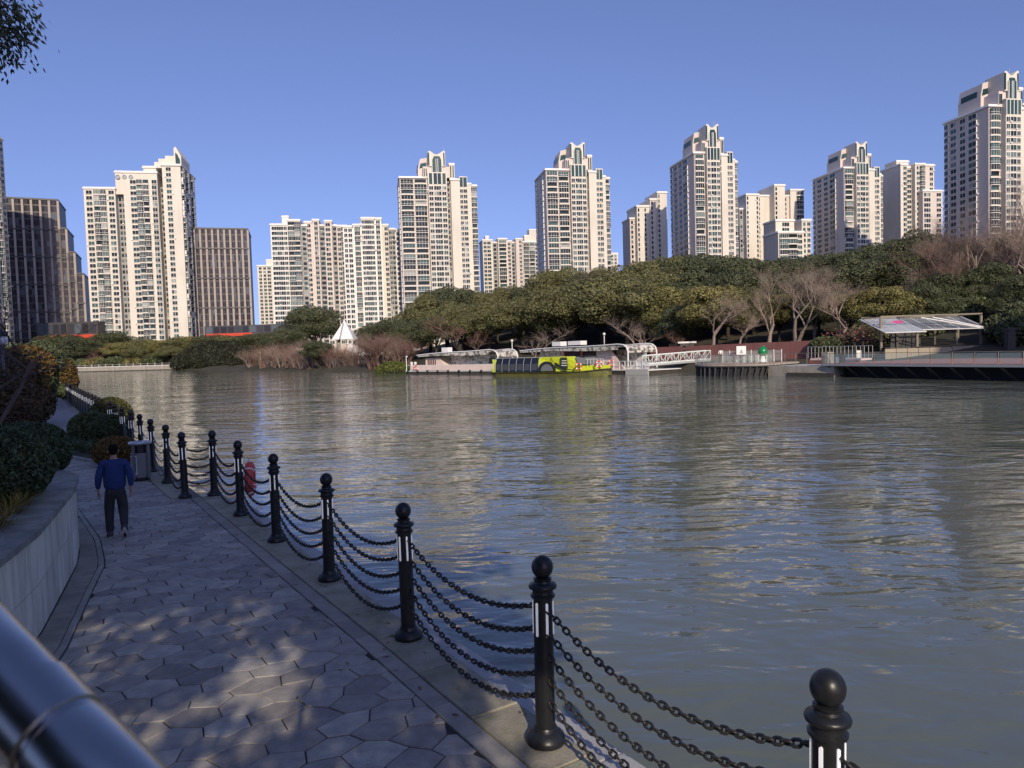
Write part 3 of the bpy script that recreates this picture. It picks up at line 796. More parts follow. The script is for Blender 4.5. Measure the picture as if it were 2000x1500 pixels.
# near shrubs ------------------------------------------------------------------
def bush(label, loc, r, m, n, leaf, seed, group=None, name='clipped_bush', squash=1., cat='bush', lobes=None, core=.86):
    o = thing(name, label, cat, loc, 0, group)
    rgb = random.Random(seed); lb = list(lobes or [((0,0,r[2]*.9), r)])
    for c, q in list(lb):
        for k in range(7):
            a = rgb.uniform(0, 6.28); u = rgb.uniform(-.1, .95); w = math.sqrt(1-u*u); f = rgb.uniform(.62, .76); g = rgb.uniform(.26, .40)
            lb.append(((c[0]+q[0]*f*w*math.cos(a), c[1]+q[1]*f*w*math.sin(a), c[2]+q[2]*f*u), (q[0]*g, q[1]*g, q[2]*g)))
    V, F = leafcloud(seed, lb, int(n*1.5), leaf, 1.8, .88, .35)
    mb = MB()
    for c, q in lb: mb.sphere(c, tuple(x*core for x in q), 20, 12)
    mb.obj('dark_core', CORE, o, True)  # solid near-black core, darkens the gaps between the leaves
    link('foliage', cloud_mesh('foliage', V, F, m), o); return o
z0 = WT-.05
bush('big round clipped dark green bush on the planter at the left edge', onz(12, 992, z0)+Vector((-.30,.25,0)), (.72,.74,.60), LEAF_G, 15000, .04, 1, 'clipped bushes on the planter')
bush('round clipped bush at the curved corner of the planter', onz(68, 935, z0)+Vector((-.12,.30,0)), (.52,.60,.50), LEAF_G, 11000, .04, 2, 'clipped bushes on the planter')
bush('clipped bush at the back of the planter beside the lamp post', onz(22, 890, z0)+Vector((0,.5,-.1)), (.75,.7,.42), LEAF_G, 9000, .05, 3, 'clipped bushes on the planter')
def tuft(label, loc, n, h, m, seed, group=None, spread=.35):
    rg = random.Random(seed); mb = MB()
    for k in range(n):
        a = rg.uniform(0, 6.28); l = h*rg.uniform(.6, 1.1); o = rg.uniform(0, .12); lean = rg.uniform(.2, 1.)*spread*2
        c, s = math.cos(a), math.sin(a); w = .006
        p = [Vector((c*(o+lean*l*t*t), s*(o+lean*l*t*t), l*(t-.35*lean*t*t))) for t in (0, .35, .7, 1)]
        sd = Vector((-s, c, 0))*w
        mb.add([p[0]-sd, p[0]+sd, p[1]-sd, p[1]+sd, p[2]-sd*.7, p[2]+sd*.7, p[3]], [(0,1,3,2),(2,3,5,4),(4,5,6)])
    o = mb.obj('grass_tuft', m, None, False, loc); return tag(o, label, 'grass', group)
for k, (px, py) in enumerate([(8,1048),(30,1022),(52,1003),(-14,1062)]):
    tuft('yellow-green grass tuft on the planter, '+['second from the left','third from the left','rightmost, under the corner bush','leftmost, cut by the edge'][k], onz(px, py, z0)+Vector((-.15,.12,0)), 130, .42, DRYGRASS, k, 'yellow grass tufts on the planter', .8)
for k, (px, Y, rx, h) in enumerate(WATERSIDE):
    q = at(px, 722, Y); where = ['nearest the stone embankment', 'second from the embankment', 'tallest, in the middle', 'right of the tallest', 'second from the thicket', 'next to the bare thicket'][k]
    bush('dense dark shrub overhanging the far water, '+where, (q.x, Y-7, WZ), (rx,4,h*.5), leafmat('shade_toned_shrub_leaves', (.030,.034,.020)), 5200, .5, 80+k, 'dark waterside shrubs', 'waterside_shrub', lobes=[((0,0,h*.42),(rx,4,h*.46)),((rx*.3,.5,h*.72),(rx*.6,3,h*.28)),((-rx*.5,-1,h*.3),(rx*.6,3,h*.36))])  # shade on this bank is put into the near-black leaf colour
for k in range(15):
    px = 92+k*29; Y = 352-(k > 9)*(k-9)*6; q = at(px, 712, Y)
    bush('low hedge clump along the foot of the trees behind the embankment', (q.x, Y, land_z(q.x, Y)), (6,3,2), LEAF_D if k % 3 else LEAF_C, 2600, .5, 120+k, 'hedge clumps behind the embankment', 'hedge_clump', lobes=[((-2,0,1.8),(4,2.5,2.3)),((2.5,.5,2.2),(4,2.5,2.6+.6*(k % 2)))], cat='hedge')
for k in range(14):
    px = 1700+k*33 if k < 11 else 1975+(k-11)*26; Y = (max(shore_y(px)+15, 108) if px < 1965 else shore_y(px)+17)+2*(k % 2); q = at(px, 660, Y)
    bush('dark shrub clump behind the deck, '+mark(px), (q.x, Y, land_z(q.x, Y)-.3), (3,2,2), LEAF_B if k % 2 else LEAF_D, 3200, .26, 140+k, 'shrub clumps behind the deck', 'shrub_clump', lobes=[((-1.2,0,1.7),(2.2,1.8,2.0)),((1.4,.5,2.4),(2.0,1.8,2.4)),((0,.3,3.4),(1.6,1.5,1.6))])
# shrub bed between the path and the fence
bed = thing('shrub_bed', 'raised shrub bed between the path and the chain fence behind the litter bin', 'flower bed', ST(28, 2, 0))
BO = bed.location
edge = [(s, bed_t(s)) for s in np.arange(22.3, 35.0, .4)]
poly = [(ST(*q)-BO).to_tuple()[:2] for q in edge]+[(ST(34.9, 2.55)-BO).to_tuple()[:2], (ST(22.3, 2.59)-BO).to_tuple()[:2]]
MB().prism(poly, -.04, .06).obj('soil', SOIL, bed)
for (s0, t0), (s1, t1) in zip(edge[::2], edge[2::2]):
    a, b = ST(s0, t0-.01)-BO, ST(s1, t1-.01)-BO; d = (b-a).normalized(); n = Vector((-d.y, d.x, 0))*.12
    q = [a+d*.01, b-d*.01, b-d*.01+n, a+d*.01+n]
    MB().prism([(p.x, p.y) for p in q], -.02, .09).obj('edging_stone', EDGEM, bed)
bush('low russet clipped bush next to the litter bin', onz(228, 908), (.66,.62,.45), LEAF_E, 9000, .05, 11, 'clipped bushes of the shrub bed')
bush('dark green clipped bush behind the russet one', onz(218, 872), (.72,.7,.62), LEAF_G, 8000, .055, 12, 'clipped bushes of the shrub bed')
bush('olive clipped bush at the back of the shrub bed', onz(207, 852)+Vector((0,.5,0)), (.86,.8,.85), leafmat('olive_bush_leaves', (.085,.085,.024)), 8000, .06, 13, 'clipped bushes of the shrub bed')
bush('green clipped bush at the path side of the shrub bed', onz(178, 862), (.80,.7,.62), LEAF_D, 8000, .06, 14, 'clipped bushes of the shrub bed')
for k, (px, py) in enumerate([(150,880),(163,884),(178,886),(192,892),(207,902),(140,874)]):
    tuft('tuft of long green leaves at the front of the shrub bed', onz(px, py, .05), 90, .6, GRASSM, 20+k, 'leafy tufts of the shrub bed', .5)
# left verge: hedges and shrubs beyond the planter
bush('rust-brown feathery hedge at the left edge behind the lamp post', onz(-22, 838), (2.4,2.6,2.1), LEAF_F, 16000, .10, 31, None, 'hedge',
     lobes=[((0,0,1.6),(2.0,2.2,1.8)),((-1.2,1,2.4),(2.0,2,1.9)),((.9,1.6,1.0),(1.2,1.5,1.1)),((-.4,-1.2,.9),(1.3,1.2,1.0))])
bush('golden feathery shrub at the far end of the path', onz(92, 776)+Vector((-1,3,0)), (2.2,2,1.7), LEAF_E, 8000, .15, 32, None, 'feathery_shrub',
     lobes=[((0,0,2.3),(1.9,1.8,1.5)),((-1.4,.3,1.9),(1.6,1.6,1.4)),((.9,0,1.4),(1.2,1.4,1.1))])
bush('low green shrub at the far end of the path below the golden one', onz(96, 777), (1.5,1.3,.8), LEAF_D, 6000, .13, 33, None, 'low_shrub', lobes=[((-.6,0,.6),(1.4,1.2,.75)),((.9,.6,.5),(1.0,1.0,.7))])
bush('brown hedge beside the far path below the lamp post', onz(30, 838), (1.2,1.3,1.0), LEAF_F, 6000, .09, 34, None, 'hedge', lobes=[((0,0,.8),(1.1,1.3,.9)),((-.5,1.5,1.0),(1.2,1.3,1.0))])
for k, (px, py, Y, r) in enumerate([(45,735,60,3.0),(20,745,52,3.0),(66,725,72,3.2),(86,722,86,2.6),(55,712,90,4.0)]):
    q = at(px, py, Y)
    bush('tall '+('russet' if k % 2 else 'green')+' shrub along the far path, '+['nearest of the row','hidden second of the row','middle of the row','next to the golden shrub','farthest and largest of the row'][k], (q.x, Y, 0), (r,r,r), LEAF_E if k % 2 else LEAF_D, 5000, .2, 40+k, 'shrubs along the far path', 'tall_shrub',
         lobes=[((0,0,r*.55),(r*.8,r*.8,r*.7)),((r*.3,.4,r*1.0),(r*.6,r*.6,r*.5)),((-r*.4,0,r*.9),(r*.6,r*.6,r*.55))])
# dark bare tree at the left edge, its branches reach into the picture
a, b = bare_tree(33, 6.2, .58, 5, .09, (2, 3), .25, 1, .32)
o = thing('bare_tree', 'dark leafless tree whose thin branches cross the office tower at the left edge', 'tree', at(-25, 760, 15)*1, 0)
o.location.z = 0; a.obj('trunk', DARKTWIG, o, True); b.obj('crown', DARKTWIG, o); o.scale = (1.15, 1.15, .95)
# overhanging evergreen branch, top left: the tree itself stands beside the path outside the picture
def leafy_branches():
    rg = np.random.default_rng(5); o = thing('camphor_tree', 'dark leafy branch hanging into the top left corner', 'tree', (-9.0, 6.6, 0))
    c = Vector((-9.0, 6.6, 0)); tb = MB()
    tb.tube([(0,0,-.1),(.1,0,2.5),(.3,.1,5.0),(.2,.1,8)], [.26,.22,.17,.08], 8)
    V = []; F = []
    spots = [(px, py) for px, py in [(-10,8),(20,15),(38,10),(8,40),(30,45),(50,40),(-5,62),(20,68),(38,72),(5,92),(22,95),(0,108),(-20,30),(-30,60),(-20,95),(48,58),(-40,10),(-60,40),(-50,80)]]
    for px, py in spots:
        p = at(px-2, py, 7.4+rg.uniform(-.4, .4))
        tb.tube([(.3,.1,5.2), Vector(((p-c).x*.5, (p-c).y*.5, (p.z+5.6)/2+.25)), p-c], [.05,.025,.004], 4, cap=False)
        for k in range(60):
            q = p+Vector(rg.normal(size=3)*.085)-c
            d = Vector((rg.normal()*.5+.35, rg.normal()*.5, -.9+rg.normal()*.35)).normalized()
            w = d.cross(Vector(rg.normal(size=3))).normalized()*.013; l = rg.uniform(.055, .085); i = len(V)
            V += [q, q+d*l*.45+w, q+d*l, q+d*l*.45-w]; F.append((i, i+1, i+2, i+3))
    big = leafcloud(77, [((-1.2,.3,7.6),(2.2,2.2,1.5)),((.2,-.8,8.2),(2.,2.,1.3)),((-.4,1.6,8.0),(1.8,1.8,1.2))], 9000, .11, 2.0, .5, .3)
    tb.obj('trunk', BARK, o, True)
    mb = MB(); mb.add(V, F); x = mb.obj('hanging_leaves', LEAF_B, o); x['kind'] = 'stuff'
    link('crown', cloud_mesh('crown', *big, LEAF_B), o)
leafy_branches()

# ================================================================== TOWERS
FL = 3.0
WCACHE = {}
def win_mesh(typ, w, alt=0):
    k = (typ, round(w, 2), alt)
    if k in WCACHE: return WCACHE[k]
    mb = MB(); h = w/2
    if typ == 'win':                                 # 0 glass 1 frame 2 wall trim
        mb.box(-h+.06, -.05, -.05, .02, .62, 2.55, 0); mb.box(.05, h-.06, -.05, .02, .62, 2.55, 0)
        mb.box(-h, h, -.10, .02, 2.55, 2.66, 1); mb.box(-h-.1, h+.1, -.32, .02, .46, .62, 1)
        mb.box(-h, -h+.06, -.10, .02, .62, 2.55, 1); mb.box(h-.06, h, -.10, .02, .62, 2.55, 1); mb.box(-.05, .05, -.10, .02, .62, 2.55, 1)
    elif typ == 'slot':
        mb.box(-h, h, -.05, .02, .5, 2.5, 0); mb.box(-h-.05, h+.05, -.22, .02, .34, .5, 1)
    elif typ == 'bay':
        mb.box(-h+.12, -.05, -.62, .02, .60, 2.62, 0); mb.box(.05, h-.12, -.62, .02, .60, 2.62, 0)
        mb.box(-h, h, -.80, .02, .36, .60, 1); mb.box(-h, h, -.74, .02, 2.62, 2.78, 1)
        mb.box(-.05, .05, -.66, .02, .6, 2.62, 1); mb.box(-h, -h+.12, -.64, .02, .6, 2.62, 1); mb.box(h-.12, h, -.64, .02, .6, 2.62, 1)
    elif typ == 'balc':
        d = -1.25
        n = 8; arc = [(-h, .02)]+[(-h+w*i/n, d*(.62+.38*math.sin(math.pi*i/n))) for i in range(n+1)]+[(h, .02)]
        if alt == 0:                                 # glazed in
            mb.prism(arc, -.05, .14, 1); mb.prism([(x*.985, y*.97) for x, y in arc], .14, .62, 2); mb.prism([(x*.95, y*.93) for x, y in arc], .62, 2.72, 0)
            for i in (0, 2, 4, 6, 8): mb.box(arc[1+i][0]*.955-.05, arc[1+i][0]*.955+.05, arc[1+i][1]*.95-.05, arc[1+i][1]*.95+.05, .62, 2.72, 1)
        elif alt == 1:                               # open, dark inside
            mb.prism(arc, -.05, .16, 1); mb.prism([(x*.985, y*.97) for x, y in arc], .16, .80, 2); mb.box(-h+.2, h-.2, -.06, .02, .80, 2.85, 0)
            mb.box(-h, -h+.12, d*.6, .02, 1.05, 2.95, 1)
        else:                                        # glass parapet
            mb.prism(arc, -.05, .20, 1); mb.prism([(x*.97, y*.95) for x, y in arc], .20, 2.60, 0)
            mb.prism([(x*.985, y*.97) for x, y in arc], 1.05, 1.17, 1)
            for i in (2, 4, 6): mb.box(arc[1+i][0]*.97-.05, arc[1+i][0]*.97+.05, arc[1+i][1]*.97-.05, arc[1+i][1]*.97+.05, .20, 2.60, 1)
    elif typ == 'big':
        n = max(2, int(w/1.1))
        for i in range(n): mb.box(-h+w*i/n+.05, -h+w*(i+1)/n-.05, -.05, .02, .5, 2.62, 0)
        for i in range(n+1): mb.box(-h+w*i/n-.05, -h+w*i/n+.05, -.12, .02, .5, 2.62, 1)
        mb.box(-h-.05, h+.05, -.22, .02, .34, .5, 1); mb.box(-h-.05, h+.05, -.14, .02, 2.62, 2.74, 1)
    WCACHE[k] = mb.mesh('window', [GLASS, TRIM, CREAM]), mb
    return WCACHE[k]
class Tower:
    def __init__(s, name, label, cat, loc, rz, group=None, single=True, zmin=6., maxn=292):
        s.t = thing(name, label, cat, loc, rz, group); s.w = []; s.single = single; s.zmin = zmin; s.maxn = maxn; s.rg = random.Random(label); s.ac = MB()
    def block(s, x0, x1, y0, y1, z1, m=CREAM, front=(), left=(), right=(), z0=-4, cornice=.5, ztop=None, name='wall'):
        MB().box(x0, x1, y0, y1, z0, z1).obj(name, m, s.t)
        if cornice:
            c = cornice; mb = MB(); mb.box(x0-c, x1+c, y0-c, y1+c, z1+.003, z1+.45); mb.box(x0-c*.5, x1+c*.5, y0-c*.5, y1+c*.5, z1+.45, z1+1.1); mb.obj('cornice', TRIM, s.t)
        zt = (ztop if ztop is not None else z1)
        for (p, w, ty) in front: s.col((x0+p, y0), 0, w, ty, zt)
        for (p, w, ty) in left: s.col((x0, y0+p), -math.pi/2, w, ty, zt)
        for (p, w, ty) in right: s.col((x1, y0+p), math.pi/2, w, ty, zt)
    def col(s, p, rz, w, ty, zt):
        z = zt-FL-.35
        while z > s.zmin:
            alt = 0
            if ty == 'balc': alt = s.rg.choice([0, 0, 1, 2, 2])
            s.w.append((w, ty, alt, (p[0], p[1], z), rz))
            if s.rg.random() < .22 and ty in ('win', 'slot', 'bay'):
                c, q = math.cos(rz), math.sin(rz); u = (w/2+.45)*s.rg.choice((-1, 1)); X, Y = p[0]+u*c+.3*q, p[1]+u*q-.3*c
                s.ac.box(X-.38, X+.38, Y-.28, Y+.28, z+.25, z+.85)
            z -= FL
    def done(s):
        ws = sorted(s.w, key=lambda q: -q[3][2]*.02-q[0]) if s.single else []
        one = ws[:s.maxn]; rest = ws[s.maxn:] if s.single else s.w
        for w, ty, alt, p, rz in one:
            nm = {'balc': 'balcony', 'bay': 'bay_window'}.get(ty, 'window')
            link(nm, win_mesh(ty, w, alt)[0], s.t, p, rz)
        if rest:
            V = []; F = []; Mi = []; o = 0
            for w, ty, alt, p, rz in rest:
                mb = win_mesh(ty, w, alt)[1]; v = np.array(mb.v); c, q = math.cos(rz), math.sin(rz)
                v = v@np.array([[c,q,0],[-q,c,0],[0,0,1]])+np.array(p)
                V.append(v); F += [tuple(i+o for i in f) for f in mb.f]; Mi += mb.m; o += len(v)
            mb = MB(); mb.v = np.concatenate(V).tolist(); mb.f = F; mb.m = Mi
            x = mb.obj('windows', [GLASS, TRIM, CREAM], s.t); x['kind'] = 'stuff'
        if s.ac.v:
            x = s.ac.obj('air_conditioners', TRIM, s.t); x['kind'] = 'stuff'
        return s.t
def dist_at(px, py, z): d = ray(px, py); return None
def place(px, py, Y): q = at(px, py, Y); return q

def winged(label, px, Y, sx=1., group='crowned apartment towers', tall=116., nb=2, fl=26., rz=10):
    g = 3.0; X = lambda v: v*sx; xl = X(-17.5 if nb == 2 else -11.2)
    c = at(px, 340, Y); M2 = Matrix.Rotation(R(rz), 2); off = M2 @ Vector((xl, 2))      # the near left corner stands where the photo has it
    T = Tower('apartment_tower', label, 'apartment tower', (c.x-off.x, Y-off.y, g), R(rz), group, True, zmin=14)
    roof = tall-15-g; k = fl/26
    # left wing: three columns on the flank, plain pier, rounded corner balconies in front
    T.block(xl, X(-4.2), 2, 2+fl, roof, PINK, front=[(X(3.4), 6.0*sx, 'balc'), (X(9.9), 5.8*sx, 'balc')][:nb],
            left=[(8.6*k, 4.6*k, 'bay'), (15.0*k, 3.2*k, 'win'), (20.6*k, 3.4*k, 'win'), (24.6*k, 2.4*k, 'bay')], cornice=.8)
    # centre bay with three windows and dark glass head
    T.block(X(-4.0), X(5.0), -.6, 14, roof+3, CREAM, front=[(X(1.35), 2.1*sx, 'win'), (X(4.5), 3.5*sx, 'big'), (X(7.65), 2.1*sx, 'win')], cornice=0, ztop=roof-4)
    gl = MB(); fr = MB()
    for a, b in ((.5, 2.0), (2.7, 6.3), (7.0, 8.5)):
        gl.box(X(-4+a), X(-4+b), -.75, -.55, roof-3.6, roof+2.4); 
    for a in (.2, 2.35, 6.65, 8.8, 4.5): fr.box(X(-4+a)-.14, X(-4+a)+.14, -.95, -.55, roof-3.8, roof+2.6)
    gl.obj('head_glazing', TEAL, T.t); fr.obj('head_mullions', TRIM, T.t)
    # recess and plain wing, windows, end pier
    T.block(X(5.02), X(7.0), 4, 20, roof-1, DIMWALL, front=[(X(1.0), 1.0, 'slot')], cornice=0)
    T.block(X(7.02), X(11.3), 1.5, 24, roof-1, CREAM, cornice=.5)
    T.block(X(11.32), X(15.2), 2.2, 24, roof+1.5, CREAM, front=[(X(.95), 1.5*sx, 'win'), (X(2.85), 1.9*sx, 'win')], cornice=0, ztop=roof-5)
    gl = MB(); fr = MB()
    for a, b in ((.25, 1.7), (2.0, 3.7)): gl.box(X(11.32+a), X(11.32+b), 2.05, 2.25, roof-4.4, roof+.9)
    for a in (.1, 1.85, 3.8): fr.box(X(11.32+a)-.12, X(11.32+a)+.12, 1.85, 2.25, roof-4.6, roof+1.2)
    gl.obj('head_glazing', TEAL, T.t); fr.obj('head_mullions', TRIM, T.t)
    T.block(X(15.22), X(17.2), 3.2, 24, roof-3, CREAM, cornice=.4)
    T.block(X(17.22), X(20.2), 5.5, 22, roof-3.4, PINK, front=[(X(1.5), 2.8*sx, 'balc')], right=[(5, 2.2, 'win'), (11, 2.2, 'win')], cornice=.5)
    # stepped crown with winged top
    T.block(X(-6.2), X(6.6), 1.2, 13, roof+6.5, PINK, z0=roof+.4, cornice=.0, name='crown')
    T.block(X(6.6), X(9.2), 2.2, 12, roof+7.8, CREAM, z0=roof-.5, cornice=.25, name='crown')
    mb = MB(); mb.sideprism([(X(-3.6), roof+6.5), (X(-3.6), roof+14.6), (X(-2.6), roof+15.0), (X(-.6), roof+13.4), (X(.5), roof+13.0), (X(1.6), roof+13.5), (X(4.0), roof+15.2), (X(4.7), roof+15.0), (X(4.7), roof+6.5)], .4, 11)
    mb.obj('crown', CREAM, T.t)
    gl = MB(); fr = MB()
    gl.sideprism([(X(-1.6), roof+3.1), (X(-1.6), roof+10), (X(-.8), roof+12.0), (X(1.9), roof+12.0), (X(2.7), roof+10), (X(2.7), roof+3.1)], -.05, .45)
    for a in (-1.75, .1, 1.0, 2.85): fr.box(X(a)-.13, X(a)+.13, -.3, .45, roof+2.8, roof+10.6)
    for a in (-3.3, 4.1): gl.box(X(a)-.35, X(a)+.35, .2, .5, roof+7, roof+14)
    for a in (7.3, 8.5): gl.box(X(a)-.3, X(a)+.3, 1.95, 2.25, roof+.8, roof+7.2)
    for a in (-5.6, -4.6): gl.box(X(a)-.3, X(a)+.3, 1.0, 1.25, roof+1.2, roof+5.4)
    # rear left crown block with the slanted dark window
    mb = MB(); mb.sideprism([(X(-8.2), roof+1), (X(-8.2), roof+7), (X(-7.0), roof+12.6), (X(-3.6), roof+13.4), (X(-3.6), roof+1)], 9, 22); mb.obj('crown', PINK, T.t)
    gl.sideprism([(X(-7.5), roof+7.2), (X(-6.9), roof+10), (X(-4.0), roof+10.6), (X(-4.0), roof+8.2)], 8.8, 9.1)
    MB().box(X(-8.45), X(-8.05), 11, 20, roof+7.2, roof+9.6).obj('crown_glazing', TEAL, T.t)
    o = gl.obj('crown_glazing_strips', TEAL, T.t); o['kind'] = 'stuff'; o = fr.obj('crown_fins', TRIM, T.t); o['kind'] = 'stuff'
    MB().tube([(X(4.4), 5, roof+15), (X(4.4), 5, roof+18)], .12, 5).obj('mast', GREYP, T.t)
    return T.done()
winged('cream apartment tower with a winged glass crown, left of all five crowned ones', 780, 417, 1.16)
winged('cream crowned apartment tower rising behind the boat landing, above the dark hill trees', 1066, 405, .98, tall=115)
winged('crowned apartment tower beside the two plain cream slabs on its left', 1356, 389, .82, tall=117.5, nb=1, fl=31)
winged('crowned apartment tower between the stepped cream blocks and a small far block', 1648, 426, .86, tall=116, nb=1, fl=30)
winged('tallest-looking crowned apartment tower at the right edge behind bare trees', 1931, 322, .84, tall=116.5, nb=1, fl=25)

# tower with three stepped wings at the left
q = place(283, 480, 402)
T = Tower('stepped_apartment_tower', 'tall cream apartment tower of three wings stepping up to the right, between two brown offices', 'apartment tower', (q.x, 402, 2), R(10), None, True, zmin=3)
def zt(py, Y, px): return at(px, py, Y).z-2
T.block(-29.1, -13.5, 0, 22, zt(372, 402, 200), CREAM, front=[(2.6, 3.0, 'win'), (6.4, 3.1, 'balc'), (9.6, 3.1, 'balc'), (13.6, 2.8, 'win')], left=[(4, 2.5, 'bay'), (10, 2.5, 'bay')])
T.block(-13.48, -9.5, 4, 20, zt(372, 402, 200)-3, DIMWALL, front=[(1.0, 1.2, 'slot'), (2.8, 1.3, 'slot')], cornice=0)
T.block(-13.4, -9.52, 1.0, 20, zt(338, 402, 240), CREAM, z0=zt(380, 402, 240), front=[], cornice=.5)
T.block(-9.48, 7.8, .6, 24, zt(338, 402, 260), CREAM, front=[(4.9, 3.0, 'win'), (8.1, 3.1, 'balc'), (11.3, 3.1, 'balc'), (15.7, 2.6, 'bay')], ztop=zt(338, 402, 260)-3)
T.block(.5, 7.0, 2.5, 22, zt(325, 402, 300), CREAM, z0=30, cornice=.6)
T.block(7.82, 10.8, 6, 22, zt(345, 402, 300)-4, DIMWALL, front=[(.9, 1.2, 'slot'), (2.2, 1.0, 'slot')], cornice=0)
T.block(10.82, 20.2, -.8, 30, zt(322, 402, 340), CREAM, front=[(3.2, 2.6, 'win')], right=[(3, 3.4, 'balc'), (7.6, 3, 'win'), (12.5, 4., 'balc'), (18, 3, 'win'), (23.5, 4, 'balc'), (28, 2.6, 'win')], cornice=.7)
rz_ = zt(322, 402, 340)
mb = MB(); mb.sideprism([(5.8, rz_), (5.8, rz_+3.2), (8, rz_+3.2), (8, rz_+5), (11.5, rz_+5), (11.5, rz_+6.6), (16.5, rz_+6.6), (16.5, rz_)], 4, 20); mb.obj('crown', CREAM, T.t)
mb = MB(); mb.sideprism([(16.52, rz_), (16.52, rz_+10.0), (17.4, rz_+11.2), (18.4, rz_+9.6), (20.2, rz_+6), (20.2, rz_)], 2, 20); mb.obj('crown', CREAM, T.t)
mb = MB(); mb.sideprism([(17.3, rz_+.6), (17.3, rz_+8), (18.3, rz_+7), (19.6, rz_+4), (19.6, rz_+.6)], 1.8, 2.1); mb.obj('crown_glazing', TEAL, T.t)
for i, xx in enumerate((-12.0, -8.6, -5.4)):
    MB().ring((xx, .45, zt(338, 402, 260)-2.2), .95, .28, 'y', 20, 6).add([(xx+1.0*math.cos(a*.524), .55, zt(338, 402, 260)-2.2+1.0*math.sin(a*.524)) for a in range(12)], [tuple(range(12))]).obj('round_opening', GREYP, T.t)
T.done()
# end view of a tower cut by the left edge
q = place(-87, 480, 330)
T = Tower('apartment_tower', 'grey apartment tower cut off by the left edge', 'apartment tower', (q.x, 330, 1), R(6), None, True, zmin=4)
T.block(-22, 9.6, 0, 24, at(5, 232, 330).z-3, PINK, front=[(21, 2.4, 'win'), (24.5, 3, 'balc'), (29, 3.4, 'balc')], right=[(3, 3.2, 'win'), (8, 3.4, 'balc'), (13, 3.2, 'win'), (18, 3.4, 'balc'), (22, 2.6, 'win')])
T.done()

def plain(label, px, Y, blocks, rz=10, group=None, name='apartment_block', cat='apartment block', zmin=6, tops=None):
    q = place(px, 520, Y)
    T = Tower(name, label, cat, (q.x, Y, 2), R(rz), group, False, zmin=zmin)
    for b in blocks:
        x0, x1, y0, y1, top, m, kw = b
        kw = dict(kw); kw['front'] = [(p, w*1.28, ty) for p, w, ty in kw.get('front', ())]
        T.block(x0, x1, y0, y1, at(px, top, Y).z-2, m, **kw)
    return T.done()
# cluster between the brown office and the first crowned tower
plain('pale distant apartment block half hidden beside the second brown office', 524, 620, [(-9, 9.5, 0, 14, 520, CREAM, dict(front=[(2.5,1.8,'win'),(6,1.8,'win'),(9.5,2.2,'win'),(13,1.8,'win'),(16.2,1.6,'win')])),
       (-2, 3, 3, 9, 508, CREAM, dict(z0=60, cornice=.2))])
plain('white apartment tower with a stepped roof, left of the dense tower cluster', 568, 450, [
    (-11, -1, 0, 20, 440, TRIM, dict(front=[(2.2,2.4,'win'),(5.6,3.0,'big'),(8.7,1.6,'win')])), (-.98, 6.5, -1, 20, 432, TRIM, dict(front=[(2.2,3.2,'balc'),(5.6,3.0,'balc')])),
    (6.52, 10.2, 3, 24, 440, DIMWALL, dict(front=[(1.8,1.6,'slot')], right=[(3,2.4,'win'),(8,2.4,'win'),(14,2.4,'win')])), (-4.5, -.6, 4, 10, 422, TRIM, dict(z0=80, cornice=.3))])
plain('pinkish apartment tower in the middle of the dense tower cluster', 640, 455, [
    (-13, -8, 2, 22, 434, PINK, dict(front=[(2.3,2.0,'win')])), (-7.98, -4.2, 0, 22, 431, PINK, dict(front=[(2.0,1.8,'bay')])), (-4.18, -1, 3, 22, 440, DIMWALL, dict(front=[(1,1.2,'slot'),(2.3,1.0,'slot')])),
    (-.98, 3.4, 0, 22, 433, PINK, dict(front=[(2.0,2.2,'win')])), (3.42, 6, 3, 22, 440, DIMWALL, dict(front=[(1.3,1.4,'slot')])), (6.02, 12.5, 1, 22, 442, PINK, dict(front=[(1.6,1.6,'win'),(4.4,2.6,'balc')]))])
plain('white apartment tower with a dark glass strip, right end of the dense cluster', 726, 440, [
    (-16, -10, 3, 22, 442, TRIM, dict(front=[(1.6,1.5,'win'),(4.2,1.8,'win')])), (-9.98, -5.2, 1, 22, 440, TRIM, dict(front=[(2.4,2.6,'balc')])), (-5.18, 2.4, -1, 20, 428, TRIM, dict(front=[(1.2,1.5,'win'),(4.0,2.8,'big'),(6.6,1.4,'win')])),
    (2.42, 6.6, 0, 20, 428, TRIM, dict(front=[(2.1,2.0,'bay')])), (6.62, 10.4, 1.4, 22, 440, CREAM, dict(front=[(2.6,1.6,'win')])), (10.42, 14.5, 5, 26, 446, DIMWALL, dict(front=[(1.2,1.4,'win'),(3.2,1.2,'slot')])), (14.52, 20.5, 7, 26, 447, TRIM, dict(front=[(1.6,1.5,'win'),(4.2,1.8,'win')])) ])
mb = MB(); q = at(726, 520, 440); 
plain('lower cream apartment block between the first and second crowned towers', 985, 560, [
    (-16, -8.5, 0, 18, 470, CREAM, dict(front=[(1.8,1.8,'win'),(4.8,2.2,'win')])), (-8.48, -4.5, 2, 18, 474, DIMWALL, dict(front=[(2,1.6,'slot')])), (-4.48, 2.4, -1, 18, 468, CREAM, dict(front=[(3.4,4.4,'balc')])),
    (2.42, 6.2, 1, 18, 472, PINK, dict(front=[(1.9,1.6,'win')])), (6.22, 9.2, 3, 18, 474, DIMWALL, dict(front=[(1.4,1.4,'slot')])), (9.22, 14.5, 0, 18, 468, PINK, dict(front=[(3.6,1.5,'win')])), (14.52, 27, -1, 18, 474, CREAM, dict(front=[(2.5,3.2,'balc'),(7.,3.2,'balc'),(10.6,1.8,'win')])),
    (-13, -10.4, 5, 12, 461, CREAM, dict(z0=70, cornice=.2)), (17, 21, 5, 14, 460, CREAM, dict(z0=70, cornice=.2)), (21.02, 28, 5, 14, 448, CREAM, dict(z0=70, cornice=.3))])
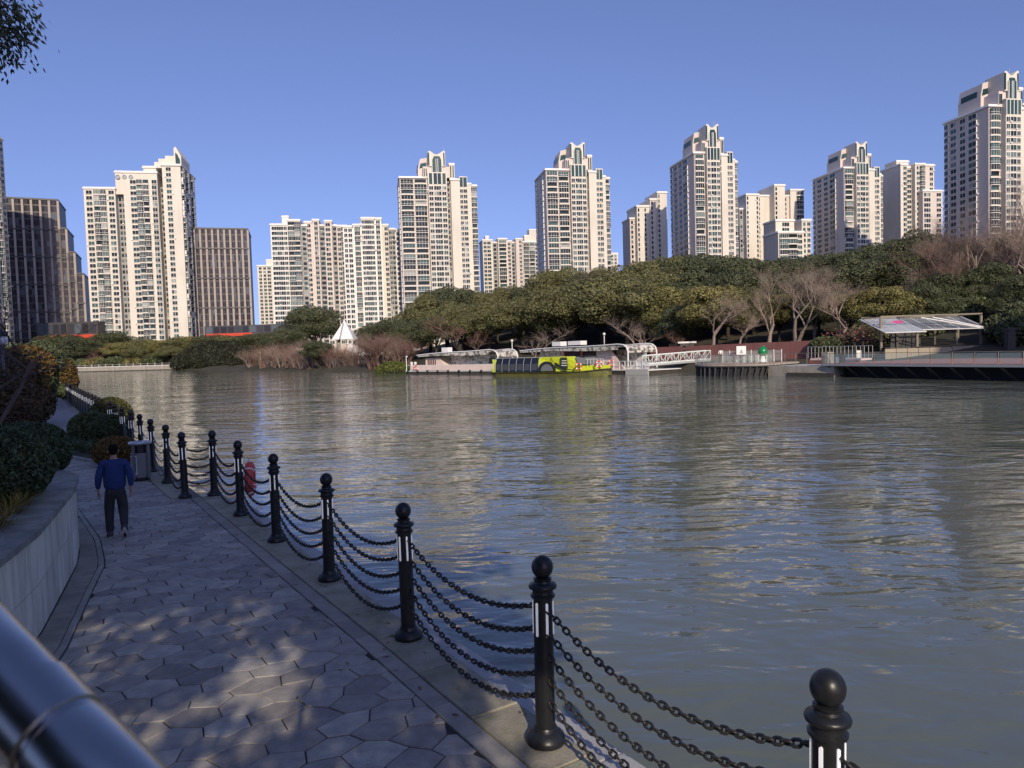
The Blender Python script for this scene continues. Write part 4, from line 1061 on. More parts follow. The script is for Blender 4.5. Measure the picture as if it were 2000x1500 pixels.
plain('stepped plain cream slab partly shaded, left of the third crowned tower', 1278, 455, [
    (-13.0, -9.8, 6, 20, 425, PINK, dict(front=[(1.4,1.0,'slot')])), (-9.78, -1.6, 2, 20, 403, CREAM, dict(front=[(1.1,.8,'slot'),(5.4,.8,'slot')])), (-1.58, 2.8, 1, 20, 390, CREAM, dict(front=[(1.2,.8,'slot')])),
    (2.82, 9.0, 0, 20, 377, CREAM, dict(front=[(1.0,.8,'slot')]))], 10)
plain('stepped cream slab with a tall middle, right of the third crowned tower', 1515, 470, [
    (-20, -17.4, 8, 20, 405, DIMWALL, dict(front=[(1.2,1.,'slot')])), (-17.38, -8.6, 4, 20, 379, CREAM, dict(front=[(1.0,.8,'slot'),(7.6,.8,'slot')])), (-8.58, -.2, 6, 20, 380, CREAM, dict(front=[(1.0,.9,'slot')])),
    (-.18, 7.0, 0, 20, 363, CREAM, dict(front=[(1.2,.9,'slot')])), (7.02, 11.6, 3, 20, 382, PINK, dict(front=[(1.8,1.4,'win')])), (11.62, 21, 1.5, 20, 371, CREAM, dict(front=[(6.6,3.6,'balc')]))])
plain('low cream apartment block with wide balconies in front of the stepped slab', 1545, 410, [
    (-7.5, 8, 0, 16, 455, CREAM, dict(front=[(3.2,4.2,'balc'),(8.4,5.0,'balc'),(13,2.2,'win')])), (-7.2, 4, 3, 16, 430, CREAM, dict(z0=60, front=[(6,3.4,'big')])), (8.02, 13.6, 2, 16, 430, CREAM, dict(front=[(1.5,1.2,'slot'),(4.2,1.6,'win')]))])
plain('small pinkish apartment block glimpsed between two towers on the hill', 1746, 640, [(-6, 6.5, 0, 14, 432, PINK, dict(front=[(3,2.2,'win'),(6.5,2.6,'balc'),(10,2.2,'win')], z0=-4, cornice=.3))])
plain('cream apartment tower with a box on its roof, left of the right-edge tower', 1798, 440, [
    (-12.2, -8, 1, 20, 322, CREAM, dict(front=[(2.9,1.8,'win')])), (-7.98, -3.4, 3, 20, 326, CREAM, dict(front=[(1.1,1.5,'win'),(3.2,1.8,'win')])), (-3.38, 3.4, 0, 20, 322, CREAM, dict(front=[(2.0,1.6,'win'),(4.7,2.4,'balc')])),
    (3.42, 11, 2, 20, 322, PINK, dict(front=[(5.6,1.8,'win')])), (-11, -3.0, 6, 16, 312, CREAM, dict(z0=90, cornice=.4)), (-1.5, 11.5, -4, 1.6, 377, PINK, dict(front=[(2.8,3.4,'big'),(10.5,2.4,'win')]))])
plain('cream apartment tower cut off by the right edge beside the tallest one', 2012, 420, [
    (-10, 12, 0, 20, 206, CREAM, dict(front=[(5,1.4,'slot'),(9,1.8,'win')])), (-12, -9, 3, 18, 214, CREAM, dict())])
plain('tiny far apartment block between the third crowned tower and a cream slab', 1448, 700, [(-5, 5, 0, 10, 478, PINK, dict(front=[(2.5,1.6,'win'),(6,2,'win')], cornice=.2))])
plain('tiny far apartment block right of the second crowned tower', 1199, 640, [(-4, 4, 0, 10, 496, CREAM, dict(front=[(2.5,1.6,'win'),(5.6,1.6,'win')], cornice=.2))])

# brown offices with stone fins
def office(label, px, Y, rz, steps, bay, fl, depth, head, band):
    q = place(px, 560, Y); t = thing('office_building', label, 'office building', (q.x, Y, 1), R(rz), 'brown offices on the left')
    n = 0; x = 0; fr = 0
    for (x0, x1, z1) in steps:
        MB().box(x0, x1, 0, depth, -3, z1).obj('wall', DARKMETAL, t)
        mb = MB(); mb.box(x0-.3, x1+.3, -.5, depth+.3, z1+.003, z1+.9); mb.obj('parapet', DARKMETAL, t)
        fins = int(round((x1-x0)/bay))
        for i in range(fins+1):
            xx = x0+(x1-x0)*i/fins
            MB().box(xx-.55, xx+.55, -.75, .05, 8, z1-.2).obj('stone_fin', STONEFIN, t)
        gl = MB(); z = 9
        while z < z1-2:
            for i in range(fins):
                a = x0+(x1-x0)*i/fins+.55; b = x0+(x1-x0)*(i+1)/fins-.55; m = (a+b)/2
                gl.box(a+.1, m-.06, -.1, .03, z+.5, z+fl-.3); gl.box(m+.06, b-.1, -.1, .03, z+.5, z+fl-.3)
            z += fl
        o = gl.obj('windows', OFFGL, t); o['kind'] = 'stuff'
        bd = MB(); z = z1-head
        while z > 10:
            bd.box(x0-.1, x1+.1, -.95, .06, z-.35, z+.35); z -= band
        bd.obj('ledge', DARKMETAL, t)
    return t
def zz(px, py, Y): return at(px, py, Y).z-1
office('brown stone-finned office building stepping down to the right, near the left edge', 16, 400, 24,
       [(-8, 25.3, zz(80, 385, 400)), (25.32, 28.6, zz(125, 440, 400)), (28.62, 31.9, zz(142, 487, 400)), (31.92, 35.6, zz(160, 530, 400))], 4.2, 3.8, 30, 16, 15)
office('brown stone-finned office block with a flat top right of the three-wing tower', 395, 425, 16, [(-3, 26, zz(440, 446, 425))], 3.1, 3.8, 30, 11, 17)
# shop podium with red bands
q = place(135, 650, 392); t = thing('shop_podium', 'low shop podium with an orange-red sign band below the left brown office', 'shop building', (q.x, 392, 0), R(-4))
zb = at(135, 655, 392).z
MB().box(-18, 16, 0, 18, -3, zb+7).obj('wall', DARKMETAL, t); MB().box(-18.2, 16.2, -.6, -.02, zb-3.2, zb+.2).obj('sign_band', REDSIGN, t)
MB().box(-18, 16, -.3, -.02, zb-5.5, zb-3.22).obj('shopfront', CREAM, t)
for k in range(8): MB().box(-17+4.1*k, -13.8+4.1*k, -.12, -.01, zb+1, zb+6).obj('window', OFFGL, t)
q = place(465, 645, 405); t = thing('shop_podium', 'low glazed shop podium with a thin red band right of the three-wing tower', 'shop building', (q.x, 405, 0), R(-4))
zb = at(455, 652, 405).z
MB().box(-19, 24, 0, 18, -3, zb+4.6).obj('wall', DARKMETAL, t); MB().box(-18, 8, -.5, -.02, zb-1.2, zb+.4).obj('sign_band', REDSIGN, t)
for k in range(10): MB().box(-18+4.1*k, -14.6+4.1*k, -.12, -.01, zb+.6, zb+4.0).obj('window', OFFGL, t)

# ================================================================== FAR BANK THINGS
# stone embankment with railing posts
A = at(100, 722, 345); B = at(352, 716, 322); d = (B-A); d.z = 0; L_ = d.length; d.normalize()
t = thing('embankment_wall', 'pale stone embankment with a railing along the far left bank', 'wall', (A.x-d.x*60, A.y-d.y*60, WZ), math.atan2(d.y, d.x))
L_ += 62
MB().box(0, L_, 0, 1.5, -2, 2.0).obj('wall', CONC, t); MB().box(0, L_, .35, .5, 3.0, 3.1).obj('rail', GREYP, t)
MB().box(0, L_, -.15, 1.6, 2.003, 2.25).obj('coping', TRIM, t)
for k in range(int(L_/4)+1): MB().box(k*4, k*4+.35, .3, .62, 2.25, 3.4).obj('rail_post', CONC, t)
MB().box(0, L_, -1.2, -.05, -2, .35).obj('footing', HULLDK, t)
# white tent
q = at(674, 663, 200); t = thing('pyramid_tent', 'white pyramid tent rising out of the bare thicket', 'tent', (q.x, 200, land_z(q.x, 200)))
h0 = q.z-t.location.z; h1 = at(674, 625, 200).z-t.location.z; t.scale = (.88, .88, 1)
mb = MB(); c = [(-3.4,-3,h0), (3.2,-3,h0), (3.4,3,h0), (-3.4,3,h0)]
mb.add(c+[(0,0,h1)], [(0,1,4),(1,2,4),(2,3,4),(3,0,4),(3,2,1,0)]); mb.obj('canopy', WHITEP, t)
for x, y in ((-3.3,-2.9),(3.1,-2.9),(3.3,2.9),(-3.3,2.9)): MB().tube([(x,y,0),(x,y,h0)], .08, 6).obj('pole', GREYP, t)
MB().tube([(-.9,-3.3,h0),(-.15,-1.0,h1*.93)], .22, 5).obj('seam', GREYP, t)
MB().tube([(0,0,h1-.5),(0,0,h1+4)], .05, 5).obj('mast', GREYP, t)
# grassy tongue at the landing
o = thing('grass_bank', 'bright green mown grass bank at the water edge left of the landing', 'hedge', at(766, 727, 158), 0); o.location.z = WZ
V, F = leafcloud(5, [((0,1,.9),(3.2,2.4,1.7)),((-2,1.5,.6),(2,2,1.2)),((1.8,1.5,.8),(2,2,1.4))], 5000, .22, 1.4)
link('foliage', cloud_mesh('foliage', V, F, leafmat('bright_hedge_leaves', (.11,.13,.022))), o); MB().sphere((0,1,.6), (3,2.2,1.6), 16, 10).obj('dark_core', CORE, o, True)

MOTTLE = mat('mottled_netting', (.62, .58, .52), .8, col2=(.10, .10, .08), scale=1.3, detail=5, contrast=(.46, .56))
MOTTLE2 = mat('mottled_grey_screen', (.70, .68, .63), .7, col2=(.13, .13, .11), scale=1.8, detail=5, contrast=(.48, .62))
def lifering(parent, c, r=.42, rz=0):
    o = MB().ring((0,0,0), r, r*.26, 'y', 18, 8).obj('lifebuoy_ring', RINGR, parent, True, c); return o
def buoy(label, p):
    t = thing('lifebuoy', label, 'lifebuoy', p, 0, 'lifebuoys on the landing and boat'); lifering(t, (0,0,0))
    mb = MB()
    for k in range(4):
        a = math.pi/4+k*math.pi/2; mb.box(.42*math.cos(a)-.09, .42*math.cos(a)+.09, -.125, .125, .42*math.sin(a)-.09, .42*math.sin(a)+.09)
    mb.obj('band', WHITEP, t); return t
def person_at(name, *a): pass
def canopy(t, x0, x1, y0, y1, zl, zr, drop, m):
    # roof sheet rising gently to the right, bending down over the right end; ribs below
    prof = [(x0, zl)]+[(lerp(x0, x1-2.2, k/6), lerp(zl, zr, k/6)+.12*math.sin(k*.9)) for k in range(1, 7)]+[(x1-.9, zr-.25), (x1-.25, zr-.75), (x1, zr-1.5)]
    for i, ((a, za), (b, zb_)) in enumerate(zip(prof, prof[1:])):
        MB().add([(a+.02,y0,za),(b-.02,y0,zb_),(b-.02,y1,zb_),(a+.02,y1,za),(a+.02,y0,za-.16),(b-.02,y0,zb_-.16),(b-.02,y1,zb_-.16),(a+.02,y1,za-.16)],
                 [(0,1,2,3),(7,6,5,4),(0,4,5,1),(1,5,6,2),(2,6,7,3),(3,7,4,0)]).obj('roof_panel', m, t)
    for i, ((a, za), (b, zb_)) in enumerate(zip(prof[:7], prof[1:7])):
        MB().add([(a+.02,y0-.06,za),(b-.02,y0-.06,zb_),(b-.02,y0-.06,zb_-.35-.12*min(i+1,5)),(a+.02,y0-.06,za-.35-.12*min(i,5)),(a+.02,y0,za),(b-.02,y0,zb_),(b-.02,y0,zb_-.35-.12*min(i+1,5)),(a+.02,y0,za-.35-.12*min(i,5))],
                 [(3,2,1,0),(4,5,6,7),(0,1,5,4),(1,2,6,5),(2,3,7,6),(3,0,4,7)]).obj('valance_panel', m, t)
    for y in (y0-.1, y1+.1): MB().tube([(p[0], y, p[1]+.06) for p in prof]+[(x1, y, drop)], .12, 6).obj('arch_tube', WHITEP, t)
    for k in range(7):
        xx = lerp(x0+1, x1-2, k/6); zz_ = interp(xx, prof)
        MB().box(xx-.06, xx+.06, y0, y1, zz_-.42, zz_-.18).obj('rib', WHITEP, t)
def landing(label, pa, pb, Y, rz):
    return None
# landing pontoon, left
Y = 146.; A = at(793, 730, Y); B = at(966, 730, Y-16)
d = Vector((B.x-A.x, B.y-A.y, 0)); Lp = d.length; ang = math.atan2(d.y, d.x)
t = thing('landing_pontoon', 'floating landing with pale panels and mottled screen, left of the boat', 'pontoon', (A.x, A.y, WZ), ang)
MB().box(0, Lp, 0, 7, -.6, .65).obj('hull', HULLDK, t); MB().box(-.1, Lp+.1, -.1, 7.1, .66, .80).obj('deck', WHITEP, t)
n = 12
for k in range(n): MB().box(1.6+(Lp-1.6)*k/n+.03, 1.6+(Lp-1.6)*(k+1)/n-.03, .02, .12, .95, 2.05).obj('side_panel', PALEP, t)
for k in range(9): MB().tube([(.8+k*(Lp-1)/8, -.16, .45),(.8+k*(Lp-1)/8, -.16, .95)], .2, 8).obj('fender', BLACK, t)
MB().box(0, Lp, .04, .1, 2.06, 2.14).obj('rail', WHITEP, t)
MB().add([(Lp*.19,1.2,.8),(Lp*.46,1.2,.8),(Lp*.36,1.2,3.6),(Lp*.19,1.2,3.6),(Lp*.19,4,.8),(Lp*.46,4,.8),(Lp*.36,4,3.6),(Lp*.19,4,3.6)], [(0,1,2,3),(7,6,5,4),(0,4,5,1),(1,5,6,2),(2,6,7,3),(3,7,4,0)]).obj('cabin', PALEP, t)
for k in range(5): MB().box(Lp*.22+k*.5, Lp*.22+k*.5+.25, 1.12, 1.19, 2.0, 3.3).obj('louvre', mat('brown_louvre', (.10,.055,.05), .7), t)
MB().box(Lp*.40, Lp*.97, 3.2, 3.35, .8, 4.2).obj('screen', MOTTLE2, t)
MB().box(Lp*.58, Lp*.72, 2.9, 3.15, 3.9, 4.25).obj('light_box', BLACK, t); MB().box(Lp*.91, Lp*.965, 1.0, 1.3, 2.3, 3.4).obj('monitor', BLACK, t)
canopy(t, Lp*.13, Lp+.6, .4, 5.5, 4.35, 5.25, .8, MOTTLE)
MB().box(Lp*.35, Lp*.42, 2, 3.2, 5.0, 6.0).obj('roof_unit', WHITEP, t)
MB().tube([(.1,.1,.8),(.1,.1,4.2)], .07, 6).obj('mast', WHITEP, t); MB().sphere((.25,.1,4.15), .2, 10, 8).obj('lamp', WHITEP, t, True)
for k in range(2): MB().lathe([(.3,.8),(.34,1.6),(.2,2.2),(.32,2.7),(.1,2.9)], 8, 0, (.9+1.1*k,.8,0)).obj('bollard_post', WHITEP, t)
M4 = Matrix.Translation(t.location) @ Matrix.Rotation(ang, 4, 'Z')
t.scale = (1, 1, .84)
buoy('red lifebuoy on the pale panels of the left landing', M4 @ Vector((Lp*.135, -.13, 1.35)))
# landing pontoon, right (behind the boat)
Y = 128.; A = at(1010, 728, Y+6); B = at(1268, 731, 108)
d = Vector((B.x-A.x, B.y-A.y, 0)); Lp = d.length; ang = math.atan2(d.y, d.x)
t = thing('landing_pontoon', 'larger floating landing with arched white canopy and red kiosk behind the boat', 'pontoon', (A.x, A.y, WZ), ang)
MB().box(0, Lp, 0, 8, -.6, .65).obj('hull', HULLDK, t); MB().box(-.1, Lp+.1, -.1, 8.1, .66, .80).obj('deck', WHITEP, t)
MB().box(Lp*.86, Lp+.05, -.35, -.12, -.5, .9).obj('bow_plate', mat('pale_grey_steel', (.45,.44,.42), .6), t)
n = 26
for k in range(n): MB().box(.4+(Lp-.6)*k/n, .5+(Lp-.6)*k/n, .05, .13, .8, 2.3).obj('rail_post', WHITEP, t)
for z in (1.4, 2.3): MB().box(.3, Lp, .05, .12, z, z+.09).obj('rail', WHITEP, t)
for a, b in ((.70, .80), (.905, .955), (.965, .995)): MB().box(Lp*a, Lp*b, .16, .22, .95, 2.2).obj('side_panel', PALEP if b < .9 else WHITEP, t)
MB().box(Lp*.34, Lp*.64, 2.0, 5, .8, 4.6).obj('kiosk', mat('dark_kiosk', (.05,.02,.022), .6), t)
kr = mat('red_kiosk_frame', (.75,.16,.13), .6)
for x in (.342, .48, .60): MB().box(Lp*x-.15, Lp*x+.15, 1.82, 1.98, .8, 4.65).obj('kiosk_frame', kr, t)
MB().box(Lp*.34, Lp*.62, 1.84, 1.99, 3.1, 3.35).obj('kiosk_frame', kr, t)
MB().add([(Lp*.60,1.6,.8),(Lp*.80,1.6,.8),(Lp*.70,1.6,4.6),(Lp*.60,1.6,4.6),(Lp*.60,1.75,.8),(Lp*.80,1.75,.8),(Lp*.70,1.75,4.6),(Lp*.60,1.75,4.6)], [(0,1,2,3),(7,6,5,4),(0,4,5,1),(1,5,6,2),(2,6,7,3),(3,7,4,0)]).obj('cabin', PALEP, t)
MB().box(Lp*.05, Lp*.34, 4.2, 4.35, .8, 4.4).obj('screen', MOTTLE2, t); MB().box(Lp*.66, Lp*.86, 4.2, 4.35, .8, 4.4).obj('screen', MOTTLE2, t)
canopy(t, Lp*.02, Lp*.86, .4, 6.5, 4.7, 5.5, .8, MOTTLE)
MB().box(Lp*.24, Lp*.31, 2, 3.4, 5.5, 6.4).obj('roof_unit', WHITEP, t); MB().box(Lp*.37, Lp*.47, 2, 3.4, 5.6, 6.4).obj('roof_unit', WHITEP, t)
M4 = Matrix.Translation(t.location) @ Matrix.Rotation(ang, 4, 'Z')
t.scale = (1, 1, .84)
buoy('red lifebuoy on the railing at the right end of the landing', M4 @ Vector((Lp*.76, -.08, 1.7)))
# sightseeing boat --------------------------------------------------------------
A = at(958, 733, 119); B = at(1176, 736, 105.5); d = Vector((B.x-A.x, B.y-A.y, 0)); Lb = d.length; ang = math.atan2(d.y, d.x)
t = thing('sightseeing_boat', 'lime green sightseeing boat with a long dark glass cabin', 'boat', (A.x, A.y, WZ), ang)
hw = 2.2
def hullring(x, w, z0, z1): return [(x, hw-w*.8, z0), (x, hw+w*.8, z0), (x, hw+w, z1), (x, hw-w, z1)]
st = [(0, 1.7, -.4, .62), (1.0, 2.1, -.6, .62), (Lb*.7, 2.2, -.6, .62), (Lb*.88, 1.9, -.5, .85), (Lb*.97, 1.0, -.2, 1.1), (Lb, .45, .1, 1.15)]
def loft(rings, name, m, smooth=False):
    vs = []; fs = []; n = len(rings[0])
    for r in rings: vs += r
    for i in range(len(rings)-1):
        for j in range(n): fs.append((i*n+j, i*n+(j+1) % n, (i+1)*n+(j+1) % n, (i+1)*n+j))
    fs += [tuple(range(n-1, -1, -1)), tuple(range((len(rings)-1)*n, len(rings)*n))]
    return MB().add(vs, fs).obj(name, m, t, smooth, sharp=35 if smooth else None)
loft([hullring(*q) for q in st], 'hull', mat('olive_hull', (.17,.17,.04), .5, col2=(.10,.10,.04), scale=1))
loft([hullring(x, w+.08, z1-.42, z1-.08) for x, w, z0, z1 in st], 'rubbing_strake', BOATBK)
loft([[(x, hw-w, .76), (x, hw+w, .76), (x, hw+w*.97, 2.0), (x, hw+w*.8, 2.85), (x, hw-w*.8, 2.85), (x, hw-w*.97, 2.0)] for x, w in ((.9, 1.95), (Lb*.455, 2.08))], 'glass_cabin', BOATGL)
for k in range(7):
    x = .9+(Lb*.455-.9)*k/6
    MB().tube([(x, hw-2.12, .8), (x, hw-2.05, 2.0), (x, hw-1.72, 2.9), (x, hw+1.72, 2.9), (x, hw+2.05, 2.0), (x, hw+2.12, .8)], .035, 4).obj('cabin_frame', GREYP, t)
for k in range(6):
    x0 = .9+(Lb*.455-.9)*k/6+.25; x1 = .9+(Lb*.455-.9)*(k+1)/6-.25
    MB().add([(x0, hw-2.11, 1.0), (x1, hw-2.11, 1.0), (x1, hw-2.045, 1.95), (x0, hw-2.045, 1.95), (x0, hw-2.06, 1.0), (x1, hw-2.06, 1.0), (x1, hw-2.0, 1.95), (x0, hw-2.0, 1.95)],
             [(0,1,2,3),(7,6,5,4),(0,4,5,1),(1,5,6,2),(2,6,7,3),(3,7,4,0)]).obj('cabin_window', mat('boat_window', (.05,.05,.05), .1, spec=.7), t)
# stern fin
MB().add([(.05,.3,.7),(.75,.3,.7),(.95,.4,2.6),(.1,.4,2.75),(.45,.3,1.6),(.05,2*hw-.3,.7),(.75,2*hw-.3,.7),(.95,2*hw-.4,2.6),(.1,2*hw-.4,2.75),(.45,2*hw-.3,1.6)],
         [(0,1,2,3,4),(9,8,7,6,5),(0,5,6,1),(1,6,7,2),(2,7,8,3),(3,8,9,4),(4,9,5,0)]).obj('stern_frame', LIME, t)
# lime wheelhouse: profile sweeping down to the bow
prof = [(Lb*.457, .77), (Lb*.457, 2.78), (Lb*.48, 2.95), (Lb*.64, 2.95), (Lb*.74, 2.95), (Lb*.78, 2.0), (Lb*.80, 1.55), (Lb*.985, 1.6), (Lb*.985, 1.1), (Lb*.80, .77)]
mb = MB(); n = len(prof); vs = []
for sgn in (-1, 1):
    for x, z in prof:
        w = (2.10 if x < Lb*.7 else lerp(2.05, .62, (x-Lb*.7)/(Lb*.285)))*(1 if z < 2.1 else .9); vs.append((x, hw+sgn*w, z))
mb.add(vs, [tuple(range(n)), tuple(range(2*n-1, n-1, -1))]+[((i+1) % n, i, n+i, n+(i+1) % n) for i in range(n)]); mb.obj('wheelhouse', LIME, t)
def arch(cx, r0, r1, name, m, y, z0=.85, sx=1.):
    mb = MB(); N_ = 16; vs = []
    for i in range(N_+1):
        a = math.pi*i/N_; vs += [(cx+r0*math.cos(a)*sx, y, z0+r0*math.sin(a)), (cx+r1*math.cos(a)*sx, y, z0+r1*math.sin(a))]
    vs += [(x, y+.12, z) for x, _, z in vs]; k = 2*(N_+1); fs = []
    for i in range(N_):
        a = 2*i; fs += [(a, a+1, a+3, a+2), (k+a+2, k+a+3, k+a+1, k+a), (a+1, k+a+1, k+a+3, a+3), (a, a+2, k+a+2, k+a)]
    return mb.add(vs, fs).obj(name, m, t)
arch(Lb*.535, 1.05, 1.45, 'arch_trim', BOATBK, -.02, sx=1.15); arch(Lb*.535, .0, 1.02, 'arch_window', mat('grey_boat_window', (.16,.17,.17), .3), .0, sx=1.1)
MB().add([(Lb*.60, -.02, 1.9), (Lb*.69, -.02, 1.0), (Lb*.80, -.0, .84), (Lb*.80, .0, .96), (Lb*.70, -.02, 1.14), (Lb*.615, -.02, 2.1), (Lb*.60, .1, 1.9), (Lb*.69, .1, 1.0), (Lb*.80, .12, .84), (Lb*.80, .12, .96), (Lb*.70, .1, 1.14), (Lb*.615, .1, 2.1)],
         [(0,1,4,5),(1,2,3,4),(11,10,7,6),(10,9,8,7),(0,6,7,1),(1,7,8,2),(2,8,9,3),(3,9,10,4),(4,10,11,5),(5,11,6,0)]).obj('sweep_trim', BOATBK, t)
MB().tube([(Lb*.575, .06, 2.95),(Lb*.585, .03, 2.4),(Lb*.62, .03, 1.6),(Lb*.68, .03, 1.05)], .05, 5).obj('line_trim', BOATBK, t)
MB().sideprism([(Lb*.655, 2.85), (Lb*.71, 2.85), (Lb*.715, 1.15), (Lb*.68, 1.25), (Lb*.66, 1.7)], .02, .16).obj('side_door', mat('dark_door_glass', (.03,.05,.035), .2), t)
for k in range(3): MB().box(Lb*.665+k*.06, Lb*.71, -.02, .03, 1.6+.35*k, 1.7+.35*k).obj('step', WHITEP, t)
MB().add([(Lb*.79, .35, 1.75), (Lb*.86, .7, 1.75), (Lb*.84, .8, 2.85), (Lb*.78, .35, 2.85), (Lb*.79, 2*hw-.35, 1.75), (Lb*.86, 2*hw-.7, 1.75), (Lb*.84, 2*hw-.8, 2.85), (Lb*.78, 2*hw-.35, 2.85)],
         [(0,1,2,3),(7,6,5,4),(0,4,5,1),(1,5,6,2),(2,6,7,3),(3,7,4,0)]).obj('windscreen', mat('grey_boat_window', (.16,.17,.17), .3), t)
MB().box(Lb*.77, Lb*.845, .5, 2*hw-.5, 2.86, 3.0).obj('windscreen_visor', BOATBK, t)
for k in range(6):
    x = Lb*(.87+.022*k); MB().tube([(x, .45+.14*k, 1.55), (x, .45+.14*k, 2.5)], .025, 4).obj('rail_post', WHITEP, t)
MB().tube([(Lb*.86, .4, 2.5), (Lb*.98, 1.15, 2.5)], .03, 4).obj('rail', WHITEP, t)
M4 = Matrix.Translation(t.location) @ Matrix.Rotation(ang, 4, 'Z')
buoy('red lifebuoy on the bow of the boat below its windscreen', M4 @ Vector((Lb*.815, -.1, 1.5)))
buoy('red lifebuoy at the very front of the lime boat', M4 @ Vector((Lb*.955, .72, 1.75)))

# gangway bridge ----------------------------------------------------------------
A = at(1262, 722, 111); B = at(1388, 694, 112); A.z = .35; B.z = .85
d = B-A; Lg = math.hypot(d.x, d.y); ang = math.atan2(d.y, d.x)
t = thing('gangway_bridge', 'white steel truss gangway from the landing to the round platform', 'footbridge', A, ang)
rise = B.z-A.z
zat = lambda x: rise*x/Lg
MB().add([(0,0,0),(Lg,0,rise),(Lg,2,rise),(0,2,0),(0,0,-.25),(Lg,0,rise-.25),(Lg,2,rise-.25),(0,2,-.25)], [(0,1,2,3),(7,6,5,4),(0,4,5,1),(1,5,6,2),(2,6,7,3),(3,7,4,0)]).obj('deck', GREYP, t)
PW_ = mat('pale_green_white', (.68,.72,.68), .55)
for y in (0, 2):
    MB().tube([(0,y,1.35),(Lg,y,rise+1.35)], .09, 4).obj('top_rail', PW_, t); MB().tube([(0,y,.05),(Lg,y,rise+.05)], .09, 4).obj('bottom_rail', PW_, t)
    n = 10
    for k in range(n+1):
        x = Lg*k/n; MB().tube([(x,y,zat(x)),(x,y,zat(x)+1.35)], .05, 4).obj('truss_post', PW_, t)
        if k < n:
            x2 = Lg*(k+1)/n; MB().tube([(x,y,zat(x)),(x2,y,zat(x2)+1.35)] if k % 2 else [(x,y,zat(x)+1.35),(x2,y,zat(x2))], .045, 4).obj('truss_diagonal', PW_, t)
MB().tube([(Lg*.12,1,-2.5),(Lg*.12,1,-.2)], .3, 8).obj('pile', CONC, t)
MB().tube([(Lg*.86,1,-3.0),(Lg*.86,1,rise-.2)], .3, 8).obj('pile', CONC, t)

# round viewing platform ----------------------------------------------------------
A = at(1362, 716, 100); B = at(1510, 716, 92); c = (A+B)/2; rr = (B-A).length/2
dz = .12
t = thing('viewing_platform', 'half-round viewing platform on dark struts with a glass railing', 'platform', (c.x, c.y, 0), math.atan2(B.y-A.y, B.x-A.x))
pts = [(rr*math.cos(a), -rr*.62*math.sin(a)) for a in np.linspace(math.pi, 0, 19)]
full = pts+[(rr, 7), (-rr, 7)]
MB().prism(full, dz+.2, dz+.42).obj('deck', CONC, t)
MB().prism([(x*.9, y*.85+.3) for x, y in pts]+[(rr*.9, 6.9), (-rr*.9, 6.9)], dz+.423, dz+.45).obj('deck_surface', REDFLOOR, t)
MB().prism([(x*.93, y*.93) for x, y in pts]+[(rr*.93, 6.9), (-rr*.93, 6.9)], WZ-1.5, dz+.05).obj('substructure', DECKDK, t)
MB().prism([(x*1.0, y*1.0) for x, y in pts]+[(rr, 7), (-rr, 7)], dz+.04, dz+.198).obj('edge_beam', DECKDK, t)
for i, (x, y) in enumerate(pts[1:-1]):
    MB().tube([(x*.94, y*.94-.05, WZ-.3), (x*1.0+.3, y*1.0-.02, dz+.02)], .12, 4).obj('strut', STRUTM, t)
for i, (x, y) in enumerate(pts):
    MB().tube([(x*.98, y*.98, dz+.4), (x*.98, y*.98, dz+1.6)], .035, 4).obj('rail_post', BROWNST, t)
    if i < len(pts)-1:
        x2, y2 = pts[i+1]; MB().tube([(x*.98, y*.98, dz+1.6), (x2*.98, y2*.98, dz+1.6)], .03, 4).obj('rail', GREYP, t)
        a = Vector((x*.98, y*.98, 0)); b = Vector((x2*.98, y2*.98, 0)); e = (b-a).normalized(); a += e*.1; b -= e*.1; nn = Vector((-e.y, e.x, 0))*.012
        MB().prism([(q.x, q.y) for q in (a-nn, b-nn, b+nn, a+nn)], dz+.5, dz+1.5).obj('glass_panel', CLEARG, t)
# glass screens and gate posts of the platform's rear
for k in range(9):
    x = -rr*.95+k*rr*.2; MB().tube([(x, 6, dz+.45), (x, 6, dz+2.1)], .06, 4).obj('screen_post', PW_, t)
    if k < 8: MB().box(x+.12, x+rr*.2-.12, 5.98, 6.02, dz+.6, dz+2.0).obj('glass_panel', CLEARG, t)
M4 = Matrix.Translation(t.location) @ Matrix.Rotation(t.rotation_euler.z, 4, 'Z')
q = at(1490, 704, 96); g = thing('green_ball_figure', 'glossy green ball on a white pot at the end of the round platform', 'ornament', (q.x, 96, dz+.452))
MB().lathe([(.42,0),(.5,.1),(.42,.35),(.3,.5),(.34,.62),(.3,.8)], 14).obj('pot', WHITEP, g, True, sharp=40); MB().lathe([(.45,-.001),(.47,.12),(.44,.2)], 14).obj('foot', BLACK, g, True)
MB().sphere((0,0,1.42), (.62,.62,.66), 20, 14).obj('ball', GREENB, g, True); MB().lathe([(.05,2.05),(.16,2.1),(.12,2.22),(.02,2.3)], 8, 0, (.15,0,-.05)).obj('stalk', GREENB, g, True)
q = at(1457, 700, 99); g = thing('notice_board', 'white notice board with a grey mark on the round platform', 'sign', (q.x, 101, dz+.45))
MB().box(-.65, .65, -.03, .03, 1.0, 2.2).obj('panel', WHITEP, g); MB().add([(-.3,-.035,1.2),(.3,-.035,1.2),(0,-.035,1.85),(-.3,-.031,1.2),(.3,-.031,1.2),(0,-.031,1.85)], [(0,1,2),(0,3,4,1),(1,4,5,2),(2,5,3,0)]).obj('mark', GREYP, g)
for x in (-.5, .5): MB().tube([(x,0,0),(x,0,1.0)], .04, 5).obj('leg', GREYP, g)
